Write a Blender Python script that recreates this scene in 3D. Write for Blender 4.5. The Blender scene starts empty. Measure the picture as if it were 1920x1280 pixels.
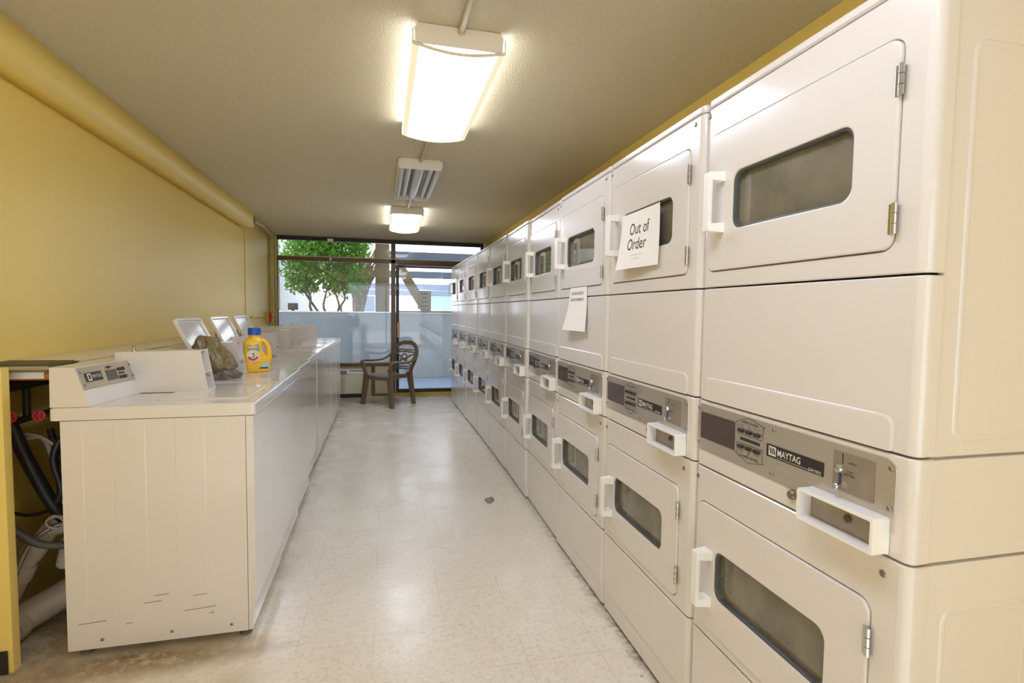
import bpy, bmesh, math, random
from mathutils import Vector, Matrix, noise
random.seed(7)
C = bpy.context.scene.collection
PI = math.pi

# ------------------------------------------------------------------ materials
def lin(c):
    def f(u):
        u /= 255.0
        return u / 12.92 if u <= 0.04045 else ((u + 0.055) / 1.055) ** 2.4
    return (f(c[0]), f(c[1]), f(c[2]), 1.0)

def setin(b, **kw):
    for k, v in kw.items():
        n = k.replace('_', ' ')
        if n in b.inputs:
            b.inputs[n].default_value = v

def mat(name, rgb, rough=0.5, metal=0.0, var=0.0, vscale=6.0, bump=0.0, bscale=80.0, coat=0.0, spec=0.5, rvar=0.0, stretch=None):
    m = bpy.data.materials.new(name)
    m.use_nodes = True
    nt = m.node_tree
    b = nt.nodes['Principled BSDF']
    b.inputs['Base Color'].default_value = lin(rgb)
    b.inputs['Roughness'].default_value = rough
    b.inputs['Metallic'].default_value = metal
    setin(b, Coat_Weight=coat, Coat_Roughness=0.06, Specular_IOR_Level=spec)
    tc = nt.nodes.new('ShaderNodeTexCoord')
    src = tc.outputs['Object']
    if stretch:
        mp = nt.nodes.new('ShaderNodeMapping')
        mp.inputs['Scale'].default_value = stretch
        nt.links.new(src, mp.inputs['Vector'])
        src = mp.outputs['Vector']
    if var > 0:
        nz = nt.nodes.new('ShaderNodeTexNoise')
        nz.inputs['Scale'].default_value = vscale
        nz.inputs['Detail'].default_value = 5
        nt.links.new(src, nz.inputs['Vector'])
        mx = nt.nodes.new('ShaderNodeMix'); mx.data_type = 'RGBA'
        c = lin(rgb)
        mx.inputs[6].default_value = tuple(max(0, x * (1 - var)) for x in c[:3]) + (1,)
        mx.inputs[7].default_value = tuple(min(1, x * (1 + var)) for x in c[:3]) + (1,)
        nt.links.new(nz.outputs['Fac'], mx.inputs[0])
        nt.links.new(mx.outputs[2], b.inputs['Base Color'])
        if rvar > 0:
            mr = nt.nodes.new('ShaderNodeMapRange')
            mr.inputs['To Min'].default_value = max(0.02, rough - rvar)
            mr.inputs['To Max'].default_value = rough + rvar
            nt.links.new(nz.outputs['Fac'], mr.inputs['Value'])
            nt.links.new(mr.outputs['Result'], b.inputs['Roughness'])
    if bump > 0:
        nb = nt.nodes.new('ShaderNodeTexNoise')
        nb.inputs['Scale'].default_value = bscale
        nb.inputs['Detail'].default_value = 4
        nt.links.new(src, nb.inputs['Vector'])
        bp = nt.nodes.new('ShaderNodeBump')
        bp.inputs['Strength'].default_value = bump
        bp.inputs['Distance'].default_value = 0.01
        nt.links.new(nb.outputs['Fac'], bp.inputs['Height'])
        nt.links.new(bp.outputs['Normal'], b.inputs['Normal'])
    return m

def emis(name, rgb, strength):
    m = bpy.data.materials.new(name); m.use_nodes = True
    nt = m.node_tree; nt.nodes.clear()
    e = nt.nodes.new('ShaderNodeEmission'); o = nt.nodes.new('ShaderNodeOutputMaterial')
    e.inputs['Color'].default_value = lin(rgb); e.inputs['Strength'].default_value = strength
    nt.links.new(e.outputs[0], o.inputs['Surface'])
    return m

def glassmat(name, tint, body, body_fac, rough=0.0, refl=1.0):
    """thin pane: clear, with fresnel mirror and an optional share of diffuse body colour"""
    m = bpy.data.materials.new(name); m.use_nodes = True
    nt = m.node_tree; nt.nodes.clear(); L = nt.links
    o = nt.nodes.new('ShaderNodeOutputMaterial')
    t = nt.nodes.new('ShaderNodeBsdfTransparent'); t.inputs['Color'].default_value = tint + (1,)
    d = nt.nodes.new('ShaderNodeBsdfDiffuse'); d.inputs['Color'].default_value = lin(body)
    g = nt.nodes.new('ShaderNodeBsdfGlossy'); g.inputs['Roughness'].default_value = rough
    fr = nt.nodes.new('ShaderNodeFresnel'); fr.inputs['IOR'].default_value = 1.5
    ml = nt.nodes.new('ShaderNodeMath'); ml.operation = 'MULTIPLY'; ml.inputs[1].default_value = refl; ml.use_clamp = True
    m1 = nt.nodes.new('ShaderNodeMixShader'); m1.inputs[0].default_value = body_fac
    m2 = nt.nodes.new('ShaderNodeMixShader')
    if body_fac > 0:
        tc = nt.nodes.new('ShaderNodeTexCoord'); nz = nt.nodes.new('ShaderNodeTexNoise')
        nz.inputs['Scale'].default_value = 7; nz.inputs['Detail'].default_value = 6
        mr = nt.nodes.new('ShaderNodeMapRange')
        mr.inputs['From Min'].default_value = .3; mr.inputs['From Max'].default_value = .7
        mr.inputs['To Min'].default_value = body_fac * .75; mr.inputs['To Max'].default_value = min(1, body_fac * 1.2)
        L.new(tc.outputs['Object'], nz.inputs['Vector']); L.new(nz.outputs['Fac'], mr.inputs['Value'])
        L.new(mr.outputs['Result'], m1.inputs[0])
    L.new(fr.outputs[0], ml.inputs[0]); L.new(ml.outputs[0], m2.inputs[0])
    L.new(t.outputs[0], m1.inputs[1]); L.new(d.outputs[0], m1.inputs[2])
    L.new(m1.outputs[0], m2.inputs[1]); L.new(g.outputs[0], m2.inputs[2])
    L.new(m2.outputs[0], o.inputs['Surface'])
    return m

M = {}
M['enamel'] = mat('enamel_cream', (226, 221, 217), .2, var=.02, vscale=3, coat=.35, bump=.02, bscale=300)
M['washer'] = mat('enamel_washer', (227, 222, 218), .18, var=.025, vscale=3, coat=.5)
M['washtop'] = mat('enamel_washer_top', (228, 223, 218), .16, var=.03, vscale=4, coat=.4)
M['plastic_white'] = mat('white_plastic', (246, 245, 242), .35)
M['steel'] = mat('brushed_steel', (208, 202, 190), .34, metal=.85, var=.06, vscale=5, bump=.06, bscale=60, stretch=(1, 1, 30))
M['steel_worn'] = mat('worn_steel', (170, 160, 148), .42, metal=.7, var=.25, vscale=26, rvar=.1)
M['chrome'] = mat('chrome', (205, 205, 205), .2, metal=1)
M['screw'] = mat('screw_metal', (150, 145, 135), .35, metal=.9)
M['dark'] = mat('dark_grey', (52, 49, 47), .4)
M['display'] = mat('display_brown', (72, 56, 52), .12, var=.12, vscale=30, coat=.6)
M['display_grey'] = mat('display_grey', (92, 88, 86), .2, var=.05)
M['black'] = mat('black_plastic', (30, 29, 29), .4)
M['print'] = mat('black_print', (45, 42, 40), .7)
M['printlite'] = mat('faded_print', (120, 112, 98), .7)
M['whiteprint'] = mat('white_print', (225, 222, 215), .6)
M['gasket'] = mat('grey_gasket', (84, 84, 82), .35)
M['window'] = glassmat('dryer_window_glass', (.8, .8, .76), (158, 152, 132), .6, refl=1.5)  # olive body colour paints in the room reflection along with the dust
M['drum'] = mat('drum_metal', (190, 186, 172), .35, metal=.3, var=.1, vscale=4)
M['glass'] = glassmat('clear_pane', (.97, .985, 1.0), (200, 210, 215), .0, refl=1.1)
M['glass_hazy'] = glassmat('hazy_pane', (.95, .97, 1.0), (205, 215, 225), .06, refl=1.2)
M['bronze'] = mat('bronze_frame', (104, 76, 46), .35, metal=.1, var=.15, vscale=5)
M['darkframe'] = mat('black_frame', (44, 42, 42), .4, metal=.2)
M['backlit'] = mat('thin_paper', (246, 245, 242), .8)
M['paper'] = mat('paper', (244, 242, 238), .8, var=.015, vscale=5)
M['yellow'] = mat('yellow_paint', (242, 216, 124), .42, var=.03, vscale=1.5, bump=.12, bscale=120)
M['yellowpale'] = mat('pale_yellow_paint', (232, 220, 165), .5, var=.02, vscale=2)
M['trimyellow'] = mat('yellow_trim', (205, 172, 60), .45, var=.1, vscale=9)
M['creampanel'] = mat('cream_panel', (218, 206, 170), .5, var=.04, vscale=4)
M['ac'] = mat('ac_plastic', (224, 216, 195), .4, var=.03, vscale=5)
M['acdark'] = mat('ac_vent_grey', (138, 134, 124), .5)
M['lampbody'] = mat('lamp_housing', (238, 232, 222), .4)
M['lampedge'] = mat('lamp_lens_edge', (250, 240, 212), .3)
M['lamp'] = emis('lamp_lens_lit', (226, 233, 254), 8.8)
M['lampside'] = emis('lamp_lens_side', (248, 242, 228), 5.0)
M['lamprim'] = emis('lamp_lens_rim', (255, 236, 196), .72)
M['tube'] = mat('unlit_tube', (205, 203, 200), .25, coat=.4)
M['conduit'] = mat('painted_conduit', (196, 186, 158), .4, var=.05)
M['conduityellow'] = mat('yellow_conduit', (214, 196, 118), .4, var=.05)
M['chair'] = mat('taupe_resin', (116, 100, 76), .42, var=.06, vscale=6)
M['bottle'] = mat('yellow_bottle', (252, 198, 38), .3, coat=.3)
M['cap'] = mat('blue_cap', (36, 86, 190), .35)
M['teal'] = mat('teal_label', (88, 170, 170), .5)
M['navy'] = mat('navy_label', (60, 78, 110), .5)
M['red'] = mat('red_print', (200, 60, 62), .5)
M['palelabel'] = mat('pale_label', (250, 240, 205), .5)
M['skyblue'] = mat('sky_label', (165, 215, 225), .5)
M['bag'] = mat('olive_film', (128, 114, 80), .42, var=.2, vscale=9, coat=.1)
M['bagdark'] = mat('grey_film', (112, 104, 94), .35, var=.1, vscale=12)
M['redplastic'] = mat('red_plastic', (196, 28, 32), .4)
M['pipeblack'] = mat('black_iron_pipe', (42, 37, 32), .5, var=.35, vscale=40, bump=.2, bscale=120)
M['hoseblack'] = mat('black_rubber', (38, 37, 37), .45, var=.15, vscale=20)
M['hosegrey'] = mat('grey_rubber', (96, 94, 92), .5, var=.08)
M['cablegrey'] = mat('grey_cable', (186, 180, 165), .45)
M['pvc'] = mat('white_pvc', (214, 202, 190), .45, var=.07, vscale=18)
M['pvcdirty'] = mat('dirty_pvc', (186, 170, 158), .5, var=.18, vscale=16)
M['flex'] = mat('flex_conduit', (176, 170, 164), .35, metal=.7)
M['wood'] = mat('raw_orange_wood', (190, 120, 62), .6, var=.15, vscale=14, stretch=(1, 1, 6))
M['valve'] = mat('tarnished_green_brass', (98, 112, 92), .5, metal=.3, var=.3, vscale=30)
M['valvered'] = mat('red_valve_paint', (214, 72, 74), .5, var=.2, vscale=60)
M['grille'] = mat('olive_grille', (108, 98, 66), .5, var=.15, vscale=20)
M['ledge'] = mat('ledge_laminate', (226, 216, 186), .4, var=.03, vscale=6)
M['rubber'] = mat('foot_rubber', (128, 122, 100), .6)
M['baseboard'] = mat('black_vinyl', (40, 38, 36), .5)
M['concrete'] = mat('grey_concrete', (142, 147, 148), .85, var=.3, vscale=1.6, bump=.1, bscale=30, stretch=(1.4, 1, .45))
M['concretetop'] = mat('light_concrete', (226, 224, 218), .85, var=.05)
M['paving'] = mat('blue_grey_paving', (120, 134, 160), .5, var=.08, vscale=3)
M['stucco'] = mat('white_stucco', (236, 236, 234), .85, var=.03, vscale=2)
M['greybeam'] = mat('slate_beam', (84, 94, 108), .6, var=.06)
M['brownwood'] = mat('brown_timber', (112, 94, 66), .7, var=.12, vscale=6, stretch=(6, 6, 1))
M['tealglass'] = mat('teal_glazing', (120, 170, 180), .1, var=.1, vscale=2, coat=.5)
M['bark'] = mat('grey_bark', (112, 92, 70), .8, var=.25, vscale=12)
M['palm'] = mat('dry_palm_fibre', (164, 142, 116), .8, var=.25, vscale=10)
M['soil'] = mat('planter_soil', (170, 150, 124), .9, var=.15)
M['leaf'] = mat('leaf_green', (84, 138, 46), .45, var=.35, vscale=5)
M['lint'] = mat('grey_lint', (158, 140, 120), .9, var=.2, vscale=60)
nt = M['backlit'].node_tree
tr = nt.nodes.new('ShaderNodeBsdfTranslucent'); tr.inputs['Color'].default_value = (.8, .8, .8, 1)
mxs = nt.nodes.new('ShaderNodeMixShader'); mxs.inputs[0].default_value = .45
nt.links.new(nt.nodes['Principled BSDF'].outputs[0], mxs.inputs[1]); nt.links.new(tr.outputs[0], mxs.inputs[2])
nt.links.new(mxs.outputs[0], nt.nodes['Material Output'].inputs['Surface'])
nt = M['leaf'].node_tree
b = nt.nodes['Principled BSDF']
tr = nt.nodes.new('ShaderNodeBsdfTranslucent'); tr.inputs['Color'].default_value = lin((150, 200, 60))
mxs = nt.nodes.new('ShaderNodeMixShader'); mxs.inputs[0].default_value = .35
nt.links.new(b.outputs[0], mxs.inputs[1]); nt.links.new(tr.outputs[0], mxs.inputs[2])
nt.links.new(mxs.outputs[0], nt.nodes['Material Output'].inputs['Surface'])

def floor_material():
    m = bpy.data.materials.new('vinyl_tiles'); m.use_nodes = True
    nt = m.node_tree; L = nt.links; b = nt.nodes['Principled BSDF']
    tc = nt.nodes.new('ShaderNodeTexCoord'); P = tc.outputs['Object']
    sep = nt.nodes.new('ShaderNodeSeparateXYZ'); L.new(P, sep.inputs[0])
    def mth(op, a, b_=None, c=None):
        n = nt.nodes.new('ShaderNodeMath'); n.operation = op
        for i, v in enumerate((a, b_, c)):
            if v is None: continue
            if isinstance(v, (int, float)): n.inputs[i].default_value = v
            else: L.new(v, n.inputs[i])
        return n.outputs[0]
    def noise_(scale, detail=5, rough=.5, vec=None):
        n = nt.nodes.new('ShaderNodeTexNoise'); n.inputs['Scale'].default_value = scale
        n.inputs['Detail'].default_value = detail; n.inputs['Roughness'].default_value = rough
        L.new(vec or P, n.inputs['Vector']); return n.outputs['Fac']
    def ramp(v, a, b_, lo=0.0, hi=1.0):
        n = nt.nodes.new('ShaderNodeMapRange'); n.clamp = True
        n.inputs['From Min'].default_value = a; n.inputs['From Max'].default_value = b_
        n.inputs['To Min'].default_value = lo; n.inputs['To Max'].default_value = hi
        L.new(v, n.inputs['Value']); return n.outputs['Result']
    def mix(f, a, c):
        n = nt.nodes.new('ShaderNodeMix'); n.data_type = 'RGBA'
        L.new(f, n.inputs[0])
        for i, v in ((6, a), (7, c)):
            if isinstance(v, tuple): n.inputs[i].default_value = v
            else: L.new(v, n.inputs[i])
        return n.outputs[2]
    T = .285
    def joint(v, off):
        u = mth('FRACT', mth('DIVIDE', mth('ADD', v, off), T))
        d = mth('MINIMUM', u, mth('SUBTRACT', 1.0, u))
        return ramp(d, .003, .008, 1, 0)
    jx = joint(sep.outputs['X'], .345 + T * 20); jy = joint(sep.outputs['Y'], -2.113 + T * 40)
    j = mth('MAXIMUM', jx, jy)
    jn = mth('MULTIPLY', j, ramp(noise_(2.3), .42, .62, .05, .38))
    col = mix(ramp(noise_(1.6, 3), .2, .8), lin((238, 231, 218)), lin((245, 240, 229)))
    col = mix(ramp(noise_(12, 4, .6), .25, .85, 0, .45), col, lin((222, 208, 182)))
    col = mix(ramp(noise_(48, 3, .7), .5, .8, 0, .5), col, lin((176, 160, 132)))
    col = mix(ramp(noise_(23, 2, .5), .74, .78, 0, .6), col, lin((120, 104, 80)))
    col = mix(jn, col, lin((150, 132, 102)))
    # grime along the dryer bases
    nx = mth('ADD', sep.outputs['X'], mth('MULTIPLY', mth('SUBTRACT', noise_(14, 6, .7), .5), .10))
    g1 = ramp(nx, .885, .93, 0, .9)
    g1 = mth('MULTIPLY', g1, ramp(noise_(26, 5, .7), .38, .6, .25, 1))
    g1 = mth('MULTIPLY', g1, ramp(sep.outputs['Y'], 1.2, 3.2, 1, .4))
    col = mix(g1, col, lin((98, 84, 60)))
    # rusty spill below the near washer
    dx = mth('DIVIDE', mth('SUBTRACT', sep.outputs['X'], -.90), .42)
    dy = mth('DIVIDE', mth('SUBTRACT', sep.outputs['Y'], 2.13), .09)
    rr = mth('SQRT', mth('ADD', mth('MULTIPLY', dx, dx), mth('MULTIPLY', dy, dy)))
    rr = mth('ADD', rr, mth('MULTIPLY', mth('SUBTRACT', noise_(11, 6, .7), .5), 1.4))
    g2 = mth('MULTIPLY', ramp(rr, .5, 1.35, 1, 0), ramp(noise_(22, 6, .7), .33, .55, .25, .95))
    col = mix(g2, col, lin((112, 86, 44)))
    # worn, dirty corner behind the washers
    g3 = mth('MULTIPLY', ramp(sep.outputs['X'], -1.08, -1.2, 0, 1), ramp(noise_(16, 6, .75), .42, .62, .1, .75))
    col = mix(g3, col, lin((132, 108, 84)))
    # walked-in dirt under the washer fronts
    g4 = mth('MULTIPLY', ramp(nx, -.36, -.52, 0, .55), ramp(noise_(7, 5, .6), .35, .65, .2, 1))
    col = mix(g4, col, lin((186, 166, 130)))
    L.new(col, b.inputs['Base Color'])
    L.new(ramp(noise_(3, 5), .3, .7, .16, .34), b.inputs['Roughness'])
    bp = nt.nodes.new('ShaderNodeBump'); bp.inputs['Strength'].default_value = .12; bp.inputs['Distance'].default_value = .004
    L.new(noise_(5, 3), bp.inputs['Height']); L.new(bp.outputs['Normal'], b.inputs['Normal'])
    return m

def ceiling_material():
    m = mat('popcorn_ceiling', (250, 238, 210), .9, var=.10, vscale=90)
    nt = m.node_tree; b = nt.nodes['Principled BSDF']
    tc = nt.nodes.new('ShaderNodeTexCoord')
    v = nt.nodes.new('ShaderNodeTexNoise'); v.inputs['Scale'].default_value = 130; v.inputs['Detail'].default_value = 6; v.inputs['Roughness'].default_value = .65
    nt.links.new(tc.outputs['Object'], v.inputs['Vector'])
    bp = nt.nodes.new('ShaderNodeBump'); bp.inputs['Strength'].default_value = .9; bp.inputs['Distance'].default_value = .02
    nt.links.new(v.outputs['Fac'], bp.inputs['Height']); nt.links.new(bp.outputs['Normal'], b.inputs['Normal'])
    return m
M['floor'] = floor_material(); M['ceiling'] = ceiling_material()

# ------------------------------------------------------------------ mesh building
def weight_normals(me):
    """area-weighted corner normals inside each smooth fan, so big flat faces stay flat next to small bevels"""
    if len(me.polygons) > 6000: return
    sharp = {}
    for e in me.edges: sharp[tuple(sorted(e.vertices))] = e.use_edge_sharp
    vf = {}
    for p in me.polygons:
        vs = list(p.vertices); n = len(vs)
        for i, v in enumerate(vs):
            vf.setdefault(v, []).append((p.index, p.loop_start + i, vs[i - 1], vs[(i + 1) % n]))
    N = [None] * len(me.loops)
    P = me.polygons
    for v, fl in vf.items():
        left = list(range(len(fl)))
        while left:
            grp = [left.pop()]; q = [grp[0]]
            while q:
                a = fl[q.pop()]
                for k in list(left):
                    b = fl[k]
                    sh = ({a[2], a[3]} & {b[2], b[3]})
                    if any(not sharp.get(tuple(sorted((v, w))), False) for w in sh):
                        left.remove(k); grp.append(k); q.append(k)
            s = Vector((0, 0, 0))
            for k in grp: s += P[fl[k][0]].normal * P[fl[k][0]].area
            s = s.normalized() if s.length > 1e-12 else P[fl[grp[0]][0]].normal.copy()
            for k in grp: N[fl[k][1]] = s
    me.normals_split_custom_set([tuple(x) for x in N])

class MB:
    def __init__(s): s.v = []; s.f = []; s.m = []
    def add(s, verts, faces, mi=0, T=None):
        o = len(s.v)
        for p in verts:
            p = Vector(p)
            s.v.append(T @ p if T else p)
        for f in faces:
            s.f.append([i + o for i in f]); s.m.append(mi)
        return s
    def box(s, x0, x1, y0, y1, z0, z1, bev=0.0, mi=0, T=None, seg=2):
        bm = bmesh.new(); bmesh.ops.create_cube(bm, size=1)
        for v in bm.verts:
            v.co = Vector(((x0 + x1) / 2 + v.co.x * (x1 - x0), (y0 + y1) / 2 + v.co.y * (y1 - y0), (z0 + z1) / 2 + v.co.z * (z1 - z0)))
        if bev > 0:
            bev = min(bev, .45 * min(abs(x1 - x0), abs(y1 - y0), abs(z1 - z0)))
            bmesh.ops.bevel(bm, geom=list(bm.edges), offset=bev, segments=seg, profile=.5, affect='EDGES')
        bm.verts.index_update()
        s.add([v.co.copy() for v in bm.verts], [[v.index for v in f.verts] for f in bm.faces], mi, T)
        bm.free(); return s
    def loft(s, loops, cap0=False, cap1=False, mi=0, closed=True, T=None):
        n = len(loops[0]); V = [p for l in loops for p in l]; F = []
        for a in range(len(loops) - 1):
            for i in range(n if closed else n - 1):
                j = (i + 1) % n
                F.append([a * n + i, a * n + j, (a + 1) * n + j, (a + 1) * n + i])
        if cap0: F.append(list(range(n))[::-1])
        if cap1: F.append([(len(loops) - 1) * n + i for i in range(n)])
        return s.add(V, F, mi, T)
    def tube(s, pts, r, n=10, mi=0, cap=True, sx=1.0, sy=1.0, T=None, up=None):
        pts = [Vector(p) for p in pts]
        rr = r if isinstance(r, (list, tuple)) else [r] * len(pts)
        loops = []; u = None
        for i, p in enumerate(pts):
            t = (pts[min(i + 1, len(pts) - 1)] - pts[max(i - 1, 0)]).normalized()
            if u is None:
                ref = Vector(up) if up else (Vector((0, 0, 1)) if abs(t.z) < .9 else Vector((1, 0, 0)))
                u = (ref - t * ref.dot(t)).normalized()
            else:
                u = (u - t * u.dot(t)).normalized()
            w = t.cross(u)
            loops.append([p + u * (math.cos(2 * PI * k / n) * rr[i] * sx) + w * (math.sin(2 * PI * k / n) * rr[i] * sy) for k in range(n)])
        return s.loft(loops, cap, cap, mi, T=T)
    def lathe(s, prof, n=20, mi=0, T=None, cap=True):
        loops = [[Vector((r * math.cos(2 * PI * k / n), r * math.sin(2 * PI * k / n), z)) for k in range(n)] for r, z in prof]
        return s.loft(loops, cap, cap, mi, T=T)
    def text(s, txt, size, T, mi=0, ax='CENTER', res=2, depth=0.0, sx=1.0, bold=0.0):
        cu = bpy.data.curves.new('t', 'FONT'); cu.body = txt; cu.size = size
        cu.align_x = ax; cu.align_y = 'CENTER'; cu.resolution_u = res; cu.extrude = depth; cu.offset = bold
        o = bpy.data.objects.new('t', cu); me = bpy.data.meshes.new_from_object(o)
        s.add([(v.co.x * sx, v.co.y, v.co.z) for v in me.vertices], [list(p.vertices) for p in me.polygons], mi, T)
        bpy.data.objects.remove(o); bpy.data.curves.remove(cu); bpy.data.meshes.remove(me)
        return s
    def build(s, name, mats, parent=None, smooth=True, angle=38, recalc=True):
        me = bpy.data.meshes.new(name)
        me.from_pydata([tuple(p) for p in s.v], [], s.f)
        for m in (mats if isinstance(mats, (list, tuple)) else [mats]): me.materials.append(m)
        me.polygons.foreach_set('material_index', s.m)
        if recalc:
            bm = bmesh.new(); bm.from_mesh(me)
            bmesh.ops.recalc_face_normals(bm, faces=bm.faces); bm.to_mesh(me); bm.free()
        if smooth:
            me.shade_smooth(); me.set_sharp_from_angle(angle=math.radians(angle))
        weight_normals(me)
        me.update()
        o = bpy.data.objects.new(name, me); C.objects.link(o)
        if parent: o.parent = parent
        return o

def tag(o, label=None, cat=None, group=None, kind=None):
    if label: o['label'] = label
    if cat: o['category'] = cat
    if group: o['group'] = group
    if kind: o['kind'] = kind
    return o
def thing(name, label, cat, loc=(0, 0, 0), rz=0.0, group=None):
    o = bpy.data.objects.new(name, None); o.empty_display_size = .1; C.objects.link(o)
    o.location = loc; o.rotation_euler = (0, 0, rz)
    return tag(o, label, cat, group)
KIDS = {}
def copy_tree(o):
    kids = {}
    for x in bpy.data.objects:
        if x.parent: kids.setdefault(x.parent.name, []).append(x)
    def rec(a, par):
        c = a.copy(); C.objects.link(c)
        if par: c.parent = par
        for ch in kids.get(a.name, []): rec(ch, c)
        return c
    return rec(o, None)
def struct(o): o['kind'] = 'structure'; return o

def rrect(a0, a1, b0, b1, r, k=5):
    r = max(r, 1e-4); out = []
    for (ca, cb, st) in ((a1 - r, b1 - r, 0), (a0 + r, b1 - r, 90), (a0 + r, b0 + r, 180), (a1 - r, b0 + r, 270)):
        for i in range(k + 1):
            t = math.radians(st + 90 * i / k)
            out.append((ca + r * math.cos(t), cb + r * math.sin(t)))
    return out
def yz(loop, x): return [Vector((x, a, b)) for a, b in loop]
def xz(loop, y): return [Vector((a, y, b)) for a, b in loop]
def xy(loop, z): return [Vector((a, b, z)) for a, b in loop]
def smoothpath(pts, n=8):
    P = [Vector(p) for p in pts]; out = []
    for i in range(len(P) - 1):
        a, b, c, d = P[max(i - 1, 0)], P[i], P[i + 1], P[min(i + 2, len(P) - 1)]
        for k in range(n):
            t = k / n
            out.append(.5 * ((2 * b) + (c - a) * t + (2 * a - 5 * b + 4 * c - d) * t * t + (3 * b - a - 3 * c + d) * t ** 3))
    out.append(P[-1]); return out
# text facing -x (read by someone in the aisle looking at +x): right of text = -y
def TX(x, y, z): return Matrix(((0, 0, -1, x), (-1, 0, 0, y), (0, 1, 0, z), (0, 0, 0, 1)))
# text facing +x : right of text = +y
def TXP(x, y, z): return Matrix(((0, 0, 1, x), (1, 0, 0, y), (0, 1, 0, z), (0, 0, 0, 1)))
# text facing -y : right = +x
def TY(x, y, z): return Matrix(((1, 0, 0, x), (0, 0, -1, y), (0, 1, 0, z), (0, 0, 0, 1)))

# ------------------------------------------------------------------ camera
cam = bpy.data.cameras.new('camera'); co = bpy.data.objects.new('camera', cam); C.objects.link(co)
R0 = Vector((0.973403, -0.228769, 0.012335)); R1 = Vector((0.001019, 0.058165, 0.998306)); R2 = Vector((0.229099, 0.971742, -0.056851))
mw = Matrix.Identity(4)
for i in range(3):
    mw[i][0] = R0[i]; mw[i][1] = R1[i]; mw[i][2] = -R2[i]
mw[2][3] = 1.30767
co.matrix_world = mw
cam.sensor_fit = 'HORIZONTAL'; cam.sensor_width = 36; cam.lens = 984.9888 / 1920 * 36; cam.clip_start = .02; cam.clip_end = 300
bpy.context.scene.camera = co

# ------------------------------------------------------------------ the room
YE = 8.25; ZC = 2.37; YB = -2.6
def xw(y): return -1.49 - .029 * (y - 2.5)          # left wall face
struct(MB().box(-2.2, 2.0, YB - .1, YE + .1, -.12, 0).build('floor', M['floor']))
struct(MB().box(-2.2, 2.0, YB - .1, YE + .3, ZC, ZC + .2).build('ceiling', M['ceiling']))
def wallquad(name, x_at, thick, y0, y1, z0, z1, m):
    V = [(x_at(y0), y0), (x_at(y1), y1), (x_at(y1) + thick, y1), (x_at(y0) + thick, y0)]
    return struct(MB().loft([[Vector((a, b, z0)) for a, b in V], [Vector((a, b, z1)) for a, b in V]], True, True).build(name, m, smooth=False))
wallquad('wall_left', xw, -.2, YB, YE + .1, 0, ZC, M['yellow'])
wallquad('wall_right', lambda y: 1.5, .2, YB, YE + .1, 0, ZC, M['yellow'])
wallquad('trim_1', lambda y: -1.36 - .0247 * (y - 2.33), -.125, YB, 6.43, 2.21, ZC, M['yellow'])
wallquad('trim_2', lambda y: xw(y) + .006, -.02, 6.62, 6.635, 1.1, 2.21, M['trimyellow'])
# low stub wall closing the plumbing chase
struct(MB().box(-1.56, -1.302, 2.158, 2.20, 0, 1.09, .003).build('wall_near_left', M['yellow']))
struct(MB().box(-1.56, -1.315, 2.150, 2.1575, 0, .085, .002).build('baseboard_left', M['baseboard']))
# end wall pieces beside the glazing
struct(MB().box(-1.9, -1.60, YE - .02, YE + .1, 0, ZC).box(1.46, 1.7, YE - .02, YE + .1, 0, ZC).build('wall_end', M['yellowpale'], smooth=False))

# window_1: fixed glazing with transom, door_1 beside it
w1 = struct(MB().box(1.42, 1.46, YE - .02, YE + .05, 0, 2.312, .003).box(-1.60, 1.46, YE - .02, YE + .05, 2.312, ZC - .002, .003).box(-1.60, -1.562, YE - .02, YE + .05, 0, 2.312, .003).build('window_1', M['darkframe']))
g = MB()
g.box(-1.562, 1.42, YE - .03, YE + .05, 2.014, 2.074, .004)
g.box(1.033, 1.075, YE - .03, YE + .05, 0, 2.014, .004)
g.box(.04, .108, YE - .03, YE + .05, .0, 2.312, .004)
g.box(-1.562, .04, YE - .03, YE + .05, .456, .505, .004)
g.box(-.25, -.198, YE - .03, YE + .05, .0, .456, .004)
g.build('frame_bar', M['bronze'], w1)
MB().box(-1.562, 1.42, YE - .034, YE - .028, 2.072, 2.082, .001).box(-1.562, .04, YE - .034, YE - .028, .503, .511, .001).build('frame_lip', M['creampanel'], w1)
MB().box(-.198, .04, YE - .01, YE + .02, .03, .456).build('infill_panel', M['creampanel'], w1)
MB().box(-1.562, -.25, YE + .0, YE + .02, .0, .456).build('infill_panel', M['creampanel'], w1)
MB().box(-.21, .05, YE - .035, YE + .02, 0, .03, .002).build('floor_trim', M['bronze'], w1)
for nm, a in (('pane', (-1.562, .04, .505, 2.014)), ('transom_pane', (-1.562, .04, 2.074, 2.312)), ('transom_pane', (.108, 1.42, 2.074, 2.312)), ('side_pane', (1.075, 1.42, .05, 2.014))):
    MB().box(a[0], a[1], YE + .010, YE + .016, a[2], a[3]).build(nm, M['glass_hazy' if nm == 'pane' else 'glass'], w1, smooth=False)
# white glass clips on the bars
MB().box(-.87, -.79, YE - .05, YE - .018, 2.30, 2.345, .004).box(-.845, -.815, YE - .05, YE - .03, 2.03, 2.065, .003).build('glass_clip', M['plastic_white'], w1)

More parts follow.
